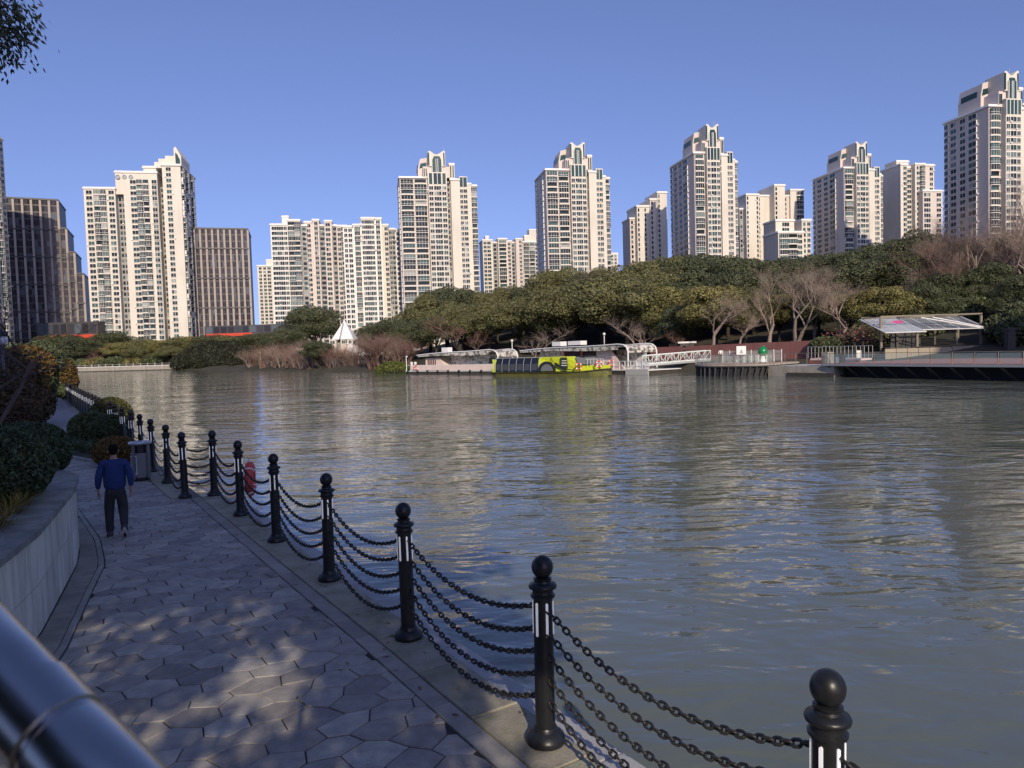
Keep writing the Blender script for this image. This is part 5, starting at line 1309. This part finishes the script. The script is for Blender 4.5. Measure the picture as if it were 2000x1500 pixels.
# concrete quay and curved steps between platform and deck
A = at(1508, 736, 91); B = at(1622, 738, 84); d = B-A; d.z = 0; Lq = d.length; ang = math.atan2(d.y, d.x)
t = thing('concrete_quay', 'stained pale concrete quay between the round platform and the long deck', 'wall', (A.x, A.y, 0), ang)
MB().box(-.6, Lq+.5, 0, 14, -3, .22).obj('wall', CONC, t); MB().box(Lq*.28, Lq+.5, -.12, -.02, -2.5, -.55).obj('waterline_step', HULLDK, t)
pale = mat('pale_floor', (.50,.49,.46), .7)
MB().prism([(.3, 1), (Lq-1.0, 1), (Lq-1.5, 3.2), (Lq*.6, 4.6), (.3, 5.2)], .223, .27).obj('floor_panel', pale, t)
arcp = [(Lq*k/12, 5.4+1.6*math.sin(math.pi*.5*(1-k/12))) for k in range(13)]
mb = MB(); mb.prism(arcp+[(x, y+1.2) for x, y in arcp[::-1]], .223, .72); mb.obj('curved_step', RUSTW, t)
mb = MB(); mb.prism([(x, y+.3) for x, y in arcp]+[(x, y+2.4) for x, y in arcp[::-1]], .723, .95); mb.obj('curved_step', PALEP, t)
for k in range(6):
    x = .2+(Lq-.4)*k/5; MB().tube([(x,.25,.2),(x,.25,1.75)], .035, 4).obj('rail_post', BROWNST, t)
MB().tube([(.2,.25,1.75),(Lq-.2,.25,1.75)], .03, 4).obj('rail', BROWNST, t)
for k in range(18):
    x = -2+(Lq+1)*k/17; MB().tube([(x,9.5,.9),(x,9.5,2.4)], .035, 4).obj('fence_post', GREYP, t)
MB().tube([(-2,9.5,2.4),(Lq-1,9.5,2.4)], .025, 4).obj('fence_rail', GREYP, t)
for k in range(4): MB().box(Lq-2.6+.5*k, Lq-2.2+.5*k, 3.2, 3.8, .27, 1.2+.25*(k % 2)).obj('equipment_box', BLACK if k % 2 else GREYP, t)
# rust-red wall, panel by panel
A = at(1270, 690, 128); B = at(1622, 690, 103); d = B-A; d.z = 0; Lw = d.length; ang = math.atan2(d.y, d.x)
t = thing('rust_red_wall', 'long rust-red panelled retaining wall on the far bank', 'wall', (A.x, A.y, 0), ang); n = 16
for k in range(n):
    MB().box(Lw*k/n+.02, Lw*(k+1)/n-.02, 0, .3, .2, lerp(2.9, 3.3, k/n)+random.uniform(-.02, .02)).obj('wall_panel', RUSTW, t)
# earth shelf behind the wall up to the slope
MB().box(0, Lw, .31, 1.5, -.5, 2.7).obj('backfill', SOIL, t)
# white parasol-like kiosk and small park things on the bank
q = at(1345, 668, 128); g = thing('white_kiosk', 'small white roofed kiosk on the bank above the rust-red wall', 'kiosk', (q.x, 130, q.z-1.5))
MB().box(-1.6, 1.6, -1, 1, 1.3, 1.6).obj('roof', WHITEP, g); MB().box(-1.2, 1.2, -.7, .7, -.8, 1.298).obj('wall', DARKMETAL, g)
# long deck on the right -----------------------------------------------------------
A = at(1608, 738, 84.5); B = at(2075, 745, 62); d = B-A; d.z = 0; Ld = d.length; ang = math.atan2(d.y, d.x); DZ = .55
t = thing('waterside_deck', 'long red-floored deck on dark struts with a post railing at the right', 'deck', (A.x, A.y, 0), ang)
MB().box(0, Ld, 0, 34, DZ-.22, DZ-.03).obj('slab', DECKDK, t); MB().box(-.02, Ld, -.08, -.003, DZ-.26, DZ-.01).obj('edge_trim', mat('pale_edge_trim', (.30,.32,.34), .5), t)
MB().box(.4, Ld, .3, 34, DZ-.028, DZ).obj('deck_surface', REDFLOOR, t)
MB().box(.5, Ld, 2.2, 33, -3, DZ-.23).obj('substructure', DECKDK, t)
for k in range(16): MB().tube([(1.2+k*2.4, 2.0, WZ-.2),(.5+k*2.4, .25, DZ-.25)], .16, 4).obj('strut', STRUTM, t)
for k in range(17): MB().tube([(.2+k*2.15, .12, DZ-.1),(.2+k*2.15, .12, DZ+1.15)], .035, 4).obj('rail_post', BROWNST, t)
MB().tube([(.2, .12, DZ+1.15),(Ld, .12, DZ+1.15)], .03, 4).obj('rail', BROWNST, t)
for k in range(16): MB().box(.32+k*2.15, 2.23+k*2.15, .11, .13, DZ+.1, DZ+1.05).obj('glass_panel', CLEARG, t)
MB().box(-.5, .4, .3, 1.3, -.3, DZ+1.3).obj('end_pillar', CONC, t)
# pavilion -------------------------------------------------------------------------
PL = at(1721, 700, 96); PR = at(1916, 696, 96)
PX, PWd = PL.x, PR.x-PL.x
g = thing('pavilion', 'open pavilion with slanted glass roof, brown posts and beige counters on the red deck', 'pavilion', (PX, 96, DZ))
zr = at(1820, 617, 96).z-DZ; ze = at(1820, 644, 96).z-DZ
posts = [0, PWd*.36, PWd*.755, PWd]
for x in posts:
    MB().box(x-.13, x+.13, -.13, .13, 0, zr-.1 if x in (0, PWd) else ze).obj('post', BROWNST, g)
    MB().box(x-.13, x+.13, 4.87, 5.13, 0, zr).obj('post', BROWNST, g)
MB().box(-.2, PWd+.2, 4.85, 5.15, zr, zr+.25).obj('ridge_beam', BROWNST, g)
for x in posts: MB().box(x-.06, x+.06, .13, 4.84, zr+.02, zr+.16).obj('cross_beam', BROWNST, g)
MB().box(-.1, PWd+.1, -.14, -.02, zr+.02, zr+.2).obj('front_beam', BROWNST, g)
def roofpane(x0, x1, y0, y1, z0, z1, m, th=.05):
    return MB().add([(x0,y0,z0),(x1,y0,z0),(x1,y1,z1),(x0,y1,z1),(x0,y0,z0-th),(x1,y0,z0-th),(x1,y1,z1-th),(x0,y1,z1-th)], [(0,1,2,3),(7,6,5,4),(0,4,5,1),(1,5,6,2),(2,6,7,3),(3,7,4,0)]).obj('roof_pane', m, g)
nb = 8
for k in range(nb):
    x0 = -.5+(PWd+.8)*k/nb; x1 = -.5+(PWd+.8)*(k+1)/nb
    roofpane(x0+.04, x1-.04, -2.2 if k < 3 else -.9, 4.8, ze-.25 if k < 3 else ze, zr-.05, ROOFGL if k < 3 else ROOFGL2)
for k in range(nb+1):
    x0 = -.5+(PWd+.8)*k/nb; MB().tube([(x0, -2.2 if k <= 3 else -.9, ze-.25 if k <= 3 else ze),(x0, 4.8, zr-.05)], .055, 4).obj('roof_bar', WHITEP, g)
MB().tube([(-.5,-2.2,ze-.25),(-.5+(PWd+.8)*3/8,-2.2,ze-.25)], .07, 4).obj('eave_bar', WHITEP, g); MB().tube([(-.5+(PWd+.8)*3/8,-.9,ze),(PWd+.4,-.9,ze)], .07, 4).obj('eave_bar', WHITEP, g)
MB().tube([(PWd*.38,-.5,zr-.2),(PWd*.95,-.85,ze+.1)], .09, 4).obj('brace_bar', WHITEP, g); MB().tube([(PWd*.5,-.4,zr-.2),(PWd*1.0,-.8,ze+.1)], .09, 4).obj('brace_bar', WHITEP, g)
mb = MB(); pz = lambda y: ze-.25+(zr-.05-ze+.25)*(y+2.2)/7.0+.02
blob = [(2.6,2.5),(3.2,3.3),(4.0,3.6),(4.6,3.2),(4.2,2.4),(3.3,2.1)]
mb.add([(x,y,pz(y)) for x, y in blob]+[(x,y,pz(y)-.015) for x, y in blob], [tuple(range(6)), tuple(range(11,5,-1))]+[(i,6+i,6+(i+1) % 6,(i+1) % 6) for i in range(6)]); mb.obj('pink_print', PINKP, g)
for k in range(9): MB().box(PWd*k/9+.03, PWd*(k+1)/9-.03, -1.0, -.8, .0, 1.32+(.10 if k > 5 else 0)).obj('counter_panel', BEIGEP, g)
MB().box(0, PWd, -1.05, -.2, 1.43, 1.49).obj('counter_top', DARKMETAL, g)
GREYSCR = mat('grey_screen_panel', (.16,.155,.145), .6, col2=(.12,.115,.11), scale=2)
for a, b in ((.30, .36), (.37, .46), (.465, .52), (.53, .62)): MB().box(PWd*a, PWd*b-.04, 5.2, 5.28, .1, ze+.6).obj('back_panel', GREYSCR, g)
# lamp, sign, pillar, hedge, boxes
q = at(1743, 627, 108); g = thing('street_lamp', 'white street lamp with a short arm behind the pavilion', 'street lamp', (q.x, 108, land_z(q.x, 108)))
zt_ = at(1743, 597, 108).z-g.location.z
MB().tube([(0,0,0),(0,0,zt_)], [.1,.06], 8).obj('pole', WHITEP, g); MB().box(-.05, .75, -.08, .08, zt_-.08, zt_+.06).obj('lamp_head', WHITEP, g)
q = at(1714, 630, 103); g = thing('round_sign', 'blue round sign on a pole left of the pavilion', 'sign', (q.x, 103, DZ)); zs = q.z-DZ
MB().tube([(.35,.05,0),(.35,.05,zs+.6)], .06, 6).obj('pole', BROWNST, g); MB().tube([(0,-.05,zs),(0,.05,zs)], .55, 18).obj('disc', BLUE, g)
q = at(1972, 690, 90); g = thing('stone_pillar', 'grey stone pillar with a cap at the back of the deck near the right edge', 'pillar', (q.x, 90, DZ)); zp = at(1972, 642, 90).z-DZ
MB().box(-.45, .45, -.4, .4, .4, zp-.15).obj('shaft', STRUTM, g); MB().box(-.6, .6, -.5, .5, zp-.148, zp+.08).obj('cap', STRUTM, g); MB().box(-.8, .8, -.6, .6, 0, .398).obj('plinth', CONC, g)
q = at(1665, 694, 97)
bush('low dark hedge on the bank left of the pavilion', (q.x, 104, 1.2), (5.5,1.6,1.2), LEAF_D, 4500, .22, 61, None, 'hedge', lobes=[((-.5,0,1.3),(2.2,1.4,1.2)),((2.0,.2,1.4),(2.4,1.4,1.3)),((4.5,.4,1.2),(2.4,1.4,1.2))])
g = thing('low_stone_wall', 'low pale stone wall behind the pavilion deck', 'wall', (at(1650, 690, 101).x, 101, DZ), R(-3))
for k in range(16): MB().box(k*1.5+.01, k*1.5+1.49, 0, .4, 0, .9).obj('stone', CONC, g)
q = at(1658, 692, 97); g = thing('equipment_cabinet', 'dark equipment cabinet with a white notice left of the pavilion', 'cabinet', (q.x, 97, DZ))
MB().box(-1.8, 1.4, 0, .7, 0, 1.35).obj('body', BLACK, g); MB().box(1.0, 1.6, -.06, -.003, .2, 1.2).obj('notice', WHITEP, g)
# a far white statue and small lamps in the thicket
for px, py, Y, lab in [(508, 690, 246, 'small white lamp post at the water edge left in the bare thicket'), (768, 690, 178, 'small white lamp post just left of the landing'), (1000, 668, 150, 'small white lamp post behind the gap of the landing canopies'), (1180, 655, 142, 'small dark lamp post under the camphor trees behind the landing')]:
    q = at(px, py, Y); zb = land_z(q.x, Y); h = q.z-zb
    g = thing('park_lamp', lab, 'lamp', (q.x, Y, zb)); MB().tube([(0,0,0),(0,0,h)], .09, 6).obj('pole', WHITEP, g); MB().sphere((0,0,h+.25), .28, 10, 8).obj('globe', WHITEP, g, True)

# ================================================================== NEAR THINGS
# litter bin -------------------------------------------------------------------
q = onz(277, 938); g = thing('litter_bin', 'grey metal litter bin with a dished lid beside the shrub bed', 'litter bin', (q.x, q.y, .004), R(28))
BINM = mat('bin_grey_metal', (.20,.205,.23), .42, metal=.35, col2=(.16,.165,.18), scale=4)
oct_ = lambda r: [(r*math.cos(R(22.5+45*k)), r*math.sin(R(22.5+45*k))) for k in range(8)]
MB().prism(oct_(.25), .10, .74).obj('body', BINM, g); MB().prism(oct_(.215), .02, .10).obj('plinth', BLACK, g)
for k in range(4): MB().box(-.035, .035, -.252, -.225, .06, .99).obj('corner_post', BINM, g, rz=R(45+90*k))
MB().prism(oct_(.19), .74, .95).obj('mouth', BLACK, g)
MB().lathe([(.20,.95),(.275,.965),(.285,.995),(.265,1.03),(.22,1.035),(.16,.995),(.05,.99)], 22).obj('lid', mat('bin_lid', (.42,.43,.45), .35, metal=.5), g, True, sharp=40)
pan = thing_ = None
for k in (-1, 1):
    MB().box(-.09, .09, -.243, -.232, .18, .68).obj('poster_frame', WHITEP, g, rz=R(k*45-0) if k == -1 else R(135))
    MB().box(-.075, .075, -.247, -.2435, .20, .66).obj('poster', mat('bin_poster', (.12,.125,.14), .5, col2=(.3,.3,.32), scale=14, contrast=(.55,.6)), g, rz=R(-45) if k == -1 else R(135))
mb = MB()
for k in range(3): mb.tube([(.05+.02*k,-.02,1.0),(.13+.03*k,.05,1.16+.03*k)], .006, 4)
mb.obj('cigarette_rods', STEEL, g)
# lamp post at the left edge ---------------------------------------------------
q = onz(14, 838); g = thing('lamp_post', 'grey lamp post with a white globe at the left edge', 'lamp post', (q.x, q.y, 0))
zl = at(4, 664, q.y).z
MB().lathe([(.16,0),(.17,.15),(.1,.3),(.085,.5),(.075,zl-.35),(.13,zl-.3),(.15,zl-.24)], 14).obj('pole', mat('lamp_grey', (.11,.12,.15), .5), g, True, sharp=40)
MB().sphere((0,0,zl), .26, 18, 12).obj('globe', mat('white_globe', (.75,.75,.78), .3), g, True); MB().lathe([(.30,zl+.20),(.26,zl+.3),(.1,zl+.42),(.03,zl+.55)], 14).obj('cap', BLACK, g, True)
# stair handrail in the near left corner ------------------------------------------
a = at(-260, 985, .95); b = at(-10, 1300, .62); c = at(172, 1500, .56); e = at(420, 1790, .50)
g = thing('stair_handrail', 'shiny steel pipe handrail in the near left corner', 'handrail', (b.x, b.y, 0))
O = Vector((b.x, b.y, 0))
MB().tube([lerp(a,b,k/6)-O for k in range(6)]+[lerp(b,c,k/6)-O for k in range(6)]+[lerp(c,e,k/6)-O for k in range(7)], .0345, 28).obj('pipe', STEEL, g, True, sharp=50)
for (p, q2, k0, k1) in ((b, c, .36, .72), (b, c, .76, 1.6)):
    u = lerp(p, q2, k0)-O; v = lerp(p, q2, k1)-O
    MB().tube([u, lerp(u, v, .04), lerp(u, v, .96), v], [.0345, .0370, .0370, .0345], 28).obj('sleeve', STEEL, g, True, sharp=50)
MB().tube([a-O, Vector((a.x-O.x, a.y-O.y, 0))], .025, 14).obj('post', STEEL, g, True, sharp=50); MB().tube([e-O, Vector((e.x-O.x, e.y-O.y, 0))], .025, 14).obj('post', STEEL, g, True, sharp=50)

# ================================================================== PEOPLE
def skin(name, pts, edges, m, parent, root=0, sub=2, mats=None):
    me = bpy.data.meshes.new(name); me.from_pydata([p[0] for p in pts], edges, [])
    o = bpy.data.objects.new(name, me); COL.objects.link(o)
    md = o.modifiers.new('skin', 'SKIN'); md.use_smooth_shade = True; md.branch_smoothing = .4
    for i, p in enumerate(pts):
        r = p[1]; me.skin_vertices[0].data[i].radius = r if isinstance(r, tuple) else (r, r)
        me.skin_vertices[0].data[i].use_root = (i == root)
    s = o.modifiers.new('sub', 'SUBSURF'); s.levels = sub; s.render_levels = sub
    dg = bpy.context.evaluated_depsgraph_get(); new = bpy.data.meshes.new_from_object(o.evaluated_get(dg))
    bpy.data.objects.remove(o); bpy.data.meshes.remove(me)
    new.name = name; new.materials.clear(); new.materials.append(m); new.polygons.foreach_set('use_smooth', [True]*len(new.polygons))
    return link(name, new, parent)
SKINM = mat('skin', (.36,.21,.15), .55); NAVY = mat('navy_sweater', (.012,.030,.125), .9, col2=(.016,.038,.15), scale=30, bump=.9, bscale=14)
TROU = mat('dark_trousers', (.030,.030,.034), .85, col2=(.022,.022,.026), scale=6, bump=.9, bscale=12); HAIR = mat('black_hair', (.006,.005,.005), .9, spec=.15, bump=.5, bscale=90)
SHOE = mat('shoe_grey', (.05,.05,.055), .7); SOLE = mat('shoe_sole', (.55,.53,.50), .7)
q = onz(230, 1048); man = thing('person', 'man in a dark blue sweater and dark trousers walking away along the path', 'person', (q.x, q.y, .004), R(26)); man.scale = (.985,)*3
# local: +y is where he walks; left leg planted, right leg trailing with lifted heel
LH, RH = Vector((-.10,0,.90)), Vector((.10,0,.90))
lk, la = Vector((-.115,.07,.48)), Vector((-.12,.02,.085)); rk, ra = Vector((.115,.05,.49)), Vector((.125,-.20,.20))
ls, le, lw = Vector((-.185,0,1.36)), Vector((-.262,-.035,1.09)), Vector((-.275,.035,.86)); rs, re_, rw = Vector((.185,0,1.36)), Vector((.262,-.06,1.10)), Vector((.262,-.02,.87))
body = [((0,0,.92),(.15,.11)), ((0,.0,1.05),(.145,.105)), ((0,0,1.22),(.165,.11)), ((0,0,1.37),(.12,.085)), ((0,.005,1.45),(.055,.055)), ((0,.02,1.52),(.06,.065)), ((0,.03,1.58),(.078,.092)), ((0,.03,1.645),(.062,.075)),
        (LH,.095),(lk,.062),(la,.04),((-.12,.14,.04),.035),(RH,.095),(rk,.062),(ra,.04),((.125,-.125,.10),.03),
        (ls,.055),(le,.042),(lw,.027),(rs,.055),(re_,.042),(rw,.027)]
body = [(tuple(p), r) for p, r in body]
skin('body', body, [(0,1),(1,2),(2,3),(3,4),(4,5),(5,6),(6,7),(0,8),(8,9),(9,10),(10,11),(0,12),(12,13),(13,14),(14,15),(3,16),(16,17),(17,18),(3,19),(19,20),(20,21)], SKINM, man)
swe = [((0,0,.83),(.175,.128)), ((0,-.005,.98),(.205,.15)), ((0,-.01,1.15),(.205,.145)), ((0,-.01,1.28),(.205,.14)), ((0,-.01,1.38),(.135,.10)), ((0,0,1.43),(.07,.07)),
       (ls+Vector((0,0,0)),.082),(le,.066),(lw+Vector((0,0,.03)),.043),(rs,.082),(re_,.066),(rw+Vector((0,0,.03)),.043)]
skin('sweater', [(tuple(p), r) for p, r in swe], [(0,1),(1,2),(2,3),(3,4),(4,5),(4,6),(6,7),(7,8),(4,9),(9,10),(10,11)], NAVY, man)
tro = [((0,0,1.02),(.165,.12)), ((0,0,.84),(.170,.125)), (LH+Vector((.005,0,-.14)),.108), (lk,.090), (la+Vector((0,.0,.08)),.072), (la+Vector((0,.0,-.03)),.066), (RH+Vector((-.005,0,-.14)),.108), (rk,.092), (ra+Vector((0,.03,.08)),.07), (ra+Vector((0,0,-.02)),.062)]
skin('trousers', [(tuple(p), r) for p, r in tro], [(0,1),(1,2),(2,3),(3,4),(4,5),(1,6),(6,7),(7,8),(8,9)], TROU, man)
mb = MB(); mb.sphere((0,.022,1.615), (.083,.094,.088), 20, 14); mb.obj('hair', HAIR, man, True)
mb = MB(); mb.sphere((0,-.035,1.565), (.070,.045,.06), 16, 10); mb.obj('hair', HAIR, man, True)
for sg in (-1, 1): MB().sphere((sg*.082,.03,1.565), (.012,.022,.033), 8, 8).obj('ear', SKINM, man, True)
def shoe(p, pitch, nm='shoe'):
    sh = link(nm, None, man, p); sh.rotation_euler = (pitch, 0, 0)
    mb = MB(); mb.tube([(0,-.09,.055),(0,-.06,.06),(0,.02,.058),(0,.10,.045),(0,.16,.035),(0,.18,.032)], [.042,.058,.058,.055,.047,.02], 12)
    mb.obj('upper', SHOE, sh, True); m2 = MB(); m2.prism([(0.052*math.cos(a)*(1 if math.sin(a) > 0 else .9), .045+.14*math.sin(a)) for a in np.linspace(0, 6.283, 17)[:-1]], 0, .026); m2.obj('sole', SOLE, sh)
shoe((-.12,0,.0), 0); shoe((.125,-.25,.125), R(-47))
def hand(w, out):
    # palm plus five bent fingers as one skinned mesh, relaxed
    p = [(tuple(w+Vector((0,.0,.02))),.024), (tuple(w+Vector((0,.005,-.035))),(.022,.034)), (tuple(w+Vector((0,.012,-.085))),(.018,.038))]; e = [(0,1),(1,2)]
    for k, ln in enumerate((.062,.072,.068,.052)):
        y = -.022+.019*k+.012; i = len(p)
        p += [(tuple(w+Vector((0,y,-.105))),.0098), (tuple(w+Vector((-out*.012,y+.004,-.105-ln*.5))),.0092), (tuple(w+Vector((-out*.034,y+.006,-.105-ln*.85))),.0082)]
        e += [(2,i),(i,i+1),(i+1,i+2)]
    i = len(p); p += [(tuple(w+Vector((-out*.012,.042,-.05))),.012), (tuple(w+Vector((-out*.022,.056,-.085))),.0105), (tuple(w+Vector((-out*.03,.058,-.112))),.009)]; e += [(1,i),(i,i+1),(i+1,i+2)]
    skin('hand', p, e, SKINM, man, 0, 1)
hand(lw, -1); hand(rw, 1)
# people on the platform
def small_person(label, px, py, Y, z, top, legs, rz=0):
    q = at(px, py, Y); g = thing('person', label, 'person', (q.x, Y, z), rz)
    b = [((0,0,.92),(.14,.1)), ((0,0,1.2),(.16,.1)), ((0,0,1.40),(.11,.08)), ((0,0,1.5),(.055,.055)), ((0,0,1.60),(.08,.09)), ((0,0,1.68),(.06,.07)), ((-.1,0,.85),.09), ((-.11,.05,.45),.06), ((-.11,0,.06),.045), ((-.11,.12,.04),.035), ((.1,0,.85),.09), ((.12,-.02,.45),.06), ((.13,-.08,.06),.045), ((.13,.04,.04),.035),
         ((-.18,0,1.38),.055), ((-.26,.03,1.1),.042), ((-.2,.18,1.0),.03), ((.18,0,1.38),.055), ((.27,.0,1.12),.042), ((.25,.1,.9),.03)]
    skin('body', b, [(0,1),(1,2),(2,3),(3,4),(4,5),(0,6),(6,7),(7,8),(8,9),(0,10),(10,11),(11,12),(12,13),(2,14),(14,15),(15,16),(2,17),(17,18),(18,19)], SKINM, g, 0, 1)
    s = [((0,0,.88),(.17,.12)), ((0,0,1.2),(.18,.125)), ((0,0,1.39),(.12,.09)), ((0,0,1.44),.06), ((-.18,0,1.38),.075), ((-.26,.03,1.1),.06), ((-.21,.16,1.01),.045), ((.18,0,1.38),.075), ((.27,0,1.12),.06), ((.255,.08,.93),.045)]
    skin('jacket', s, [(0,1),(1,2),(2,3),(2,4),(4,5),(5,6),(2,7),(7,8),(8,9)], top, g, 0, 1)
    l = [((0,0,.92),(.155,.11)), ((0,0,.85),(.155,.11)), ((-.1,0,.76),.1), ((-.11,.05,.45),.08), ((-.11,0,.08),.065), ((.1,0,.76),.1), ((.12,-.02,.45),.08), ((.13,-.08,.08),.065)]
    skin('trousers', l, [(0,1),(1,2),(2,3),(3,4),(1,5),(5,6),(6,7)], legs, g, 0, 1)
    MB().sphere((0,-.012,1.64), (.088,.1,.085), 12, 8).obj('hair', HAIR, g, True); return g
small_person('person in a white top and dark trousers on the path by the gangway', 1407, 690, 107, at(1407, 704, 107).z, WHITEP, TROU, R(160))
small_person('person in dark clothes standing at the near end of the gangway', 1337, 690, 116, at(1337, 692, 116).z, BLACK, TROU, R(40))

# ================================================================== UNSEEN BLOCKS AND TREES ADDED TO SHADE THE FOREGROUND (behind the camera)
# unseen slabs, shaped so the shade follows the kerb and sun slips through a gap
def shade_block(label, x0, x1, y0, y1, z0, z1):
    c = ((x0+x1)/2, (y0+y1)/2, 0); g = thing('apartment_block', label, 'apartment block', c); hx = (x1-x0)/2; hy = (y1-y0)/2  # unseen sun blocker, added for the shadow it throws
    MB().box(-hx, hx, -hy, hy, z0, z1).obj('wall', PINK, g)
    mb = MB(); z = max(z0, 0)+1.
    while z < z1-2.5:
        x = -hx+1
        while x < hx-2.2: mb.box(x, x+1.8, hy, hy+.06, z+.6, z+2.2); x += 4
        z += 3
    o = mb.obj('windows', GLASS, g); o['kind'] = 'stuff'
def sloped_shade_block(label, prof, y0, y1):
    x0 = prof[0][0]; x1 = prof[-1][0]; g = thing('apartment_block', label, 'apartment block', ((x0+x1)/2, (y0+y1)/2, 0)); cx = (x0+x1)/2; hy = (y1-y0)/2  # unseen sun blocker, its roofline cut to steer the shadow
    zb = -1 if len(prof) > 2 and prof[0][1] > 40 else 28.2
    MB().sideprism([(x-cx, z) for x, z in prof]+[(x1-cx, zb), (x0-cx, zb)], -hy, hy).obj('wall', PINK, g)
    mb = MB(); z = max(zb, 0)+1.
    while z < 60:
        x = x0+1
        while x < x1-2:
            if z+2.6 < interp(x, prof) and z+2.6 < interp(x+1.8, prof): mb.box(x-cx, x+1.8-cx, hy, hy+.06, z+.6, z+2.2)
            x += 4
        z += 3
    o = mb.obj('windows', GLASS, g); o['kind'] = 'stuff'
sloped_shade_block('unseen block added behind the viewpoint, roofline sloped so its shadow follows the kerb', [(-80, 66), (-30, 66), (-18.2, 57.9), (1.5, 37.2), (5.0, 35.6)], -50, -44)
sloped_shade_block('unseen raised slab added beside the block behind the viewpoint, leaving a sun gap below', [(5.02, 35.6), (6.8, 32), (10.8, 29.4)], -45, -44)
shade_block('unseen block added behind the viewpoint to shade the deck on the right', 84, 135, -50, -44, -1, 76)
# unseen tree added in that gap, leaves placed to break the light into patches
rg = random.Random(9)
lob = [((rg.uniform(1.2, 7.2), rg.uniform(-2.4, 2.4), rg.uniform(5.6, 9.4)), (q, q, q*.7)) for q in [rg.uniform(.5, .95) for _ in range(46)]]
lob += [((rg.uniform(-3, 1.2), rg.uniform(-2.4, 2.4), rg.uniform(5.6, 9.8)), (q, q, q*.7)) for q in [rg.uniform(.6, 1.0) for _ in range(34)]]
lob += [((4.2+.35*k, .2*(k % 2), 4.3+.6*k), (.9, .9, .6)) for k in range(4)]  # denser clump added to keep the sun off the handrail posts
V, F = leafcloud(301, lob, 24000, .13, 1.6, .2, .2)
o = thing('unseen_tree', 'unseen leafy tree added behind the viewpoint to dapple the light', 'tree', (-4.0, -5.0, 0))
MB().tube([(0,0,-.1),(.1,0,3),(.5,.1,6),(1.6,0,8.6)], [.22,.18,.10,.04], 8).tube([(.1,0,3.2),(1.6,-.3,5.4),(3.6,-.4,7)], [.12,.07,.03], 6).obj('trunk', BARK, o, True); link('crown', cloud_mesh('crown', V, F, LEAF_B), o)

for k, (x, y, lab) in enumerate([(-6.6, -1.6, 'unseen leafy tree left of the viewpoint, added to darken the handrail reflection'), (-9.5, 1.0, 'unseen leafy tree behind the planter, added to darken the handrail reflection')]):
    V, F = leafcloud(311+k, crown_lobes(312+k, 2.9, 2.6, 24, .95, 6.2), 9000, .16, 1.6, .35, .2)
    o = thing('unseen_tree', lab, 'tree', (x, y, 0))  # unseen tree, added so the handrail mirrors something dark
    MB().tube([(0,0,-.1),(.1,0,2.4),(.0,.1,5),(.1,0,7)], [.2,.17,.12,.05], 8).obj('trunk', BARK, o, True); link('crown', cloud_mesh('crown', V, F, LEAF_B), o)

rg = random.Random(41); mb = MB()
for k in range(170):
    st_ = rg.uniform(3.2, 22); lo = pave_t0(st_)+.05; hi = kerb_t(st_)+.1; tt = lo+(hi-lo)*(rg.random()**.8 if rg.random() < .5 else 1-rg.random()**2*.35)
    p = ST(st_, tt, .016 if tt > kerb_t(st_)-.32 else .008); a = rg.uniform(0, 6.28); l = rg.uniform(.025, .05); c, q = math.cos(a)*l, math.sin(a)*l
    mb.add([p+Vector((-c,-q,0)), p+Vector((q*.4,-c*.4,.006)), p+Vector((c,q,rg.uniform(0,.012))), p+Vector((-q*.4,c*.4,.004))], [(0,1,2,3)])
o = mb.obj('fallen_leaves', leafmat('dry_leaves', (.16,.10,.045), .5)); tag(o, 'dry brown leaves scattered over the paving of the path', 'leaves', None, 'stuff')
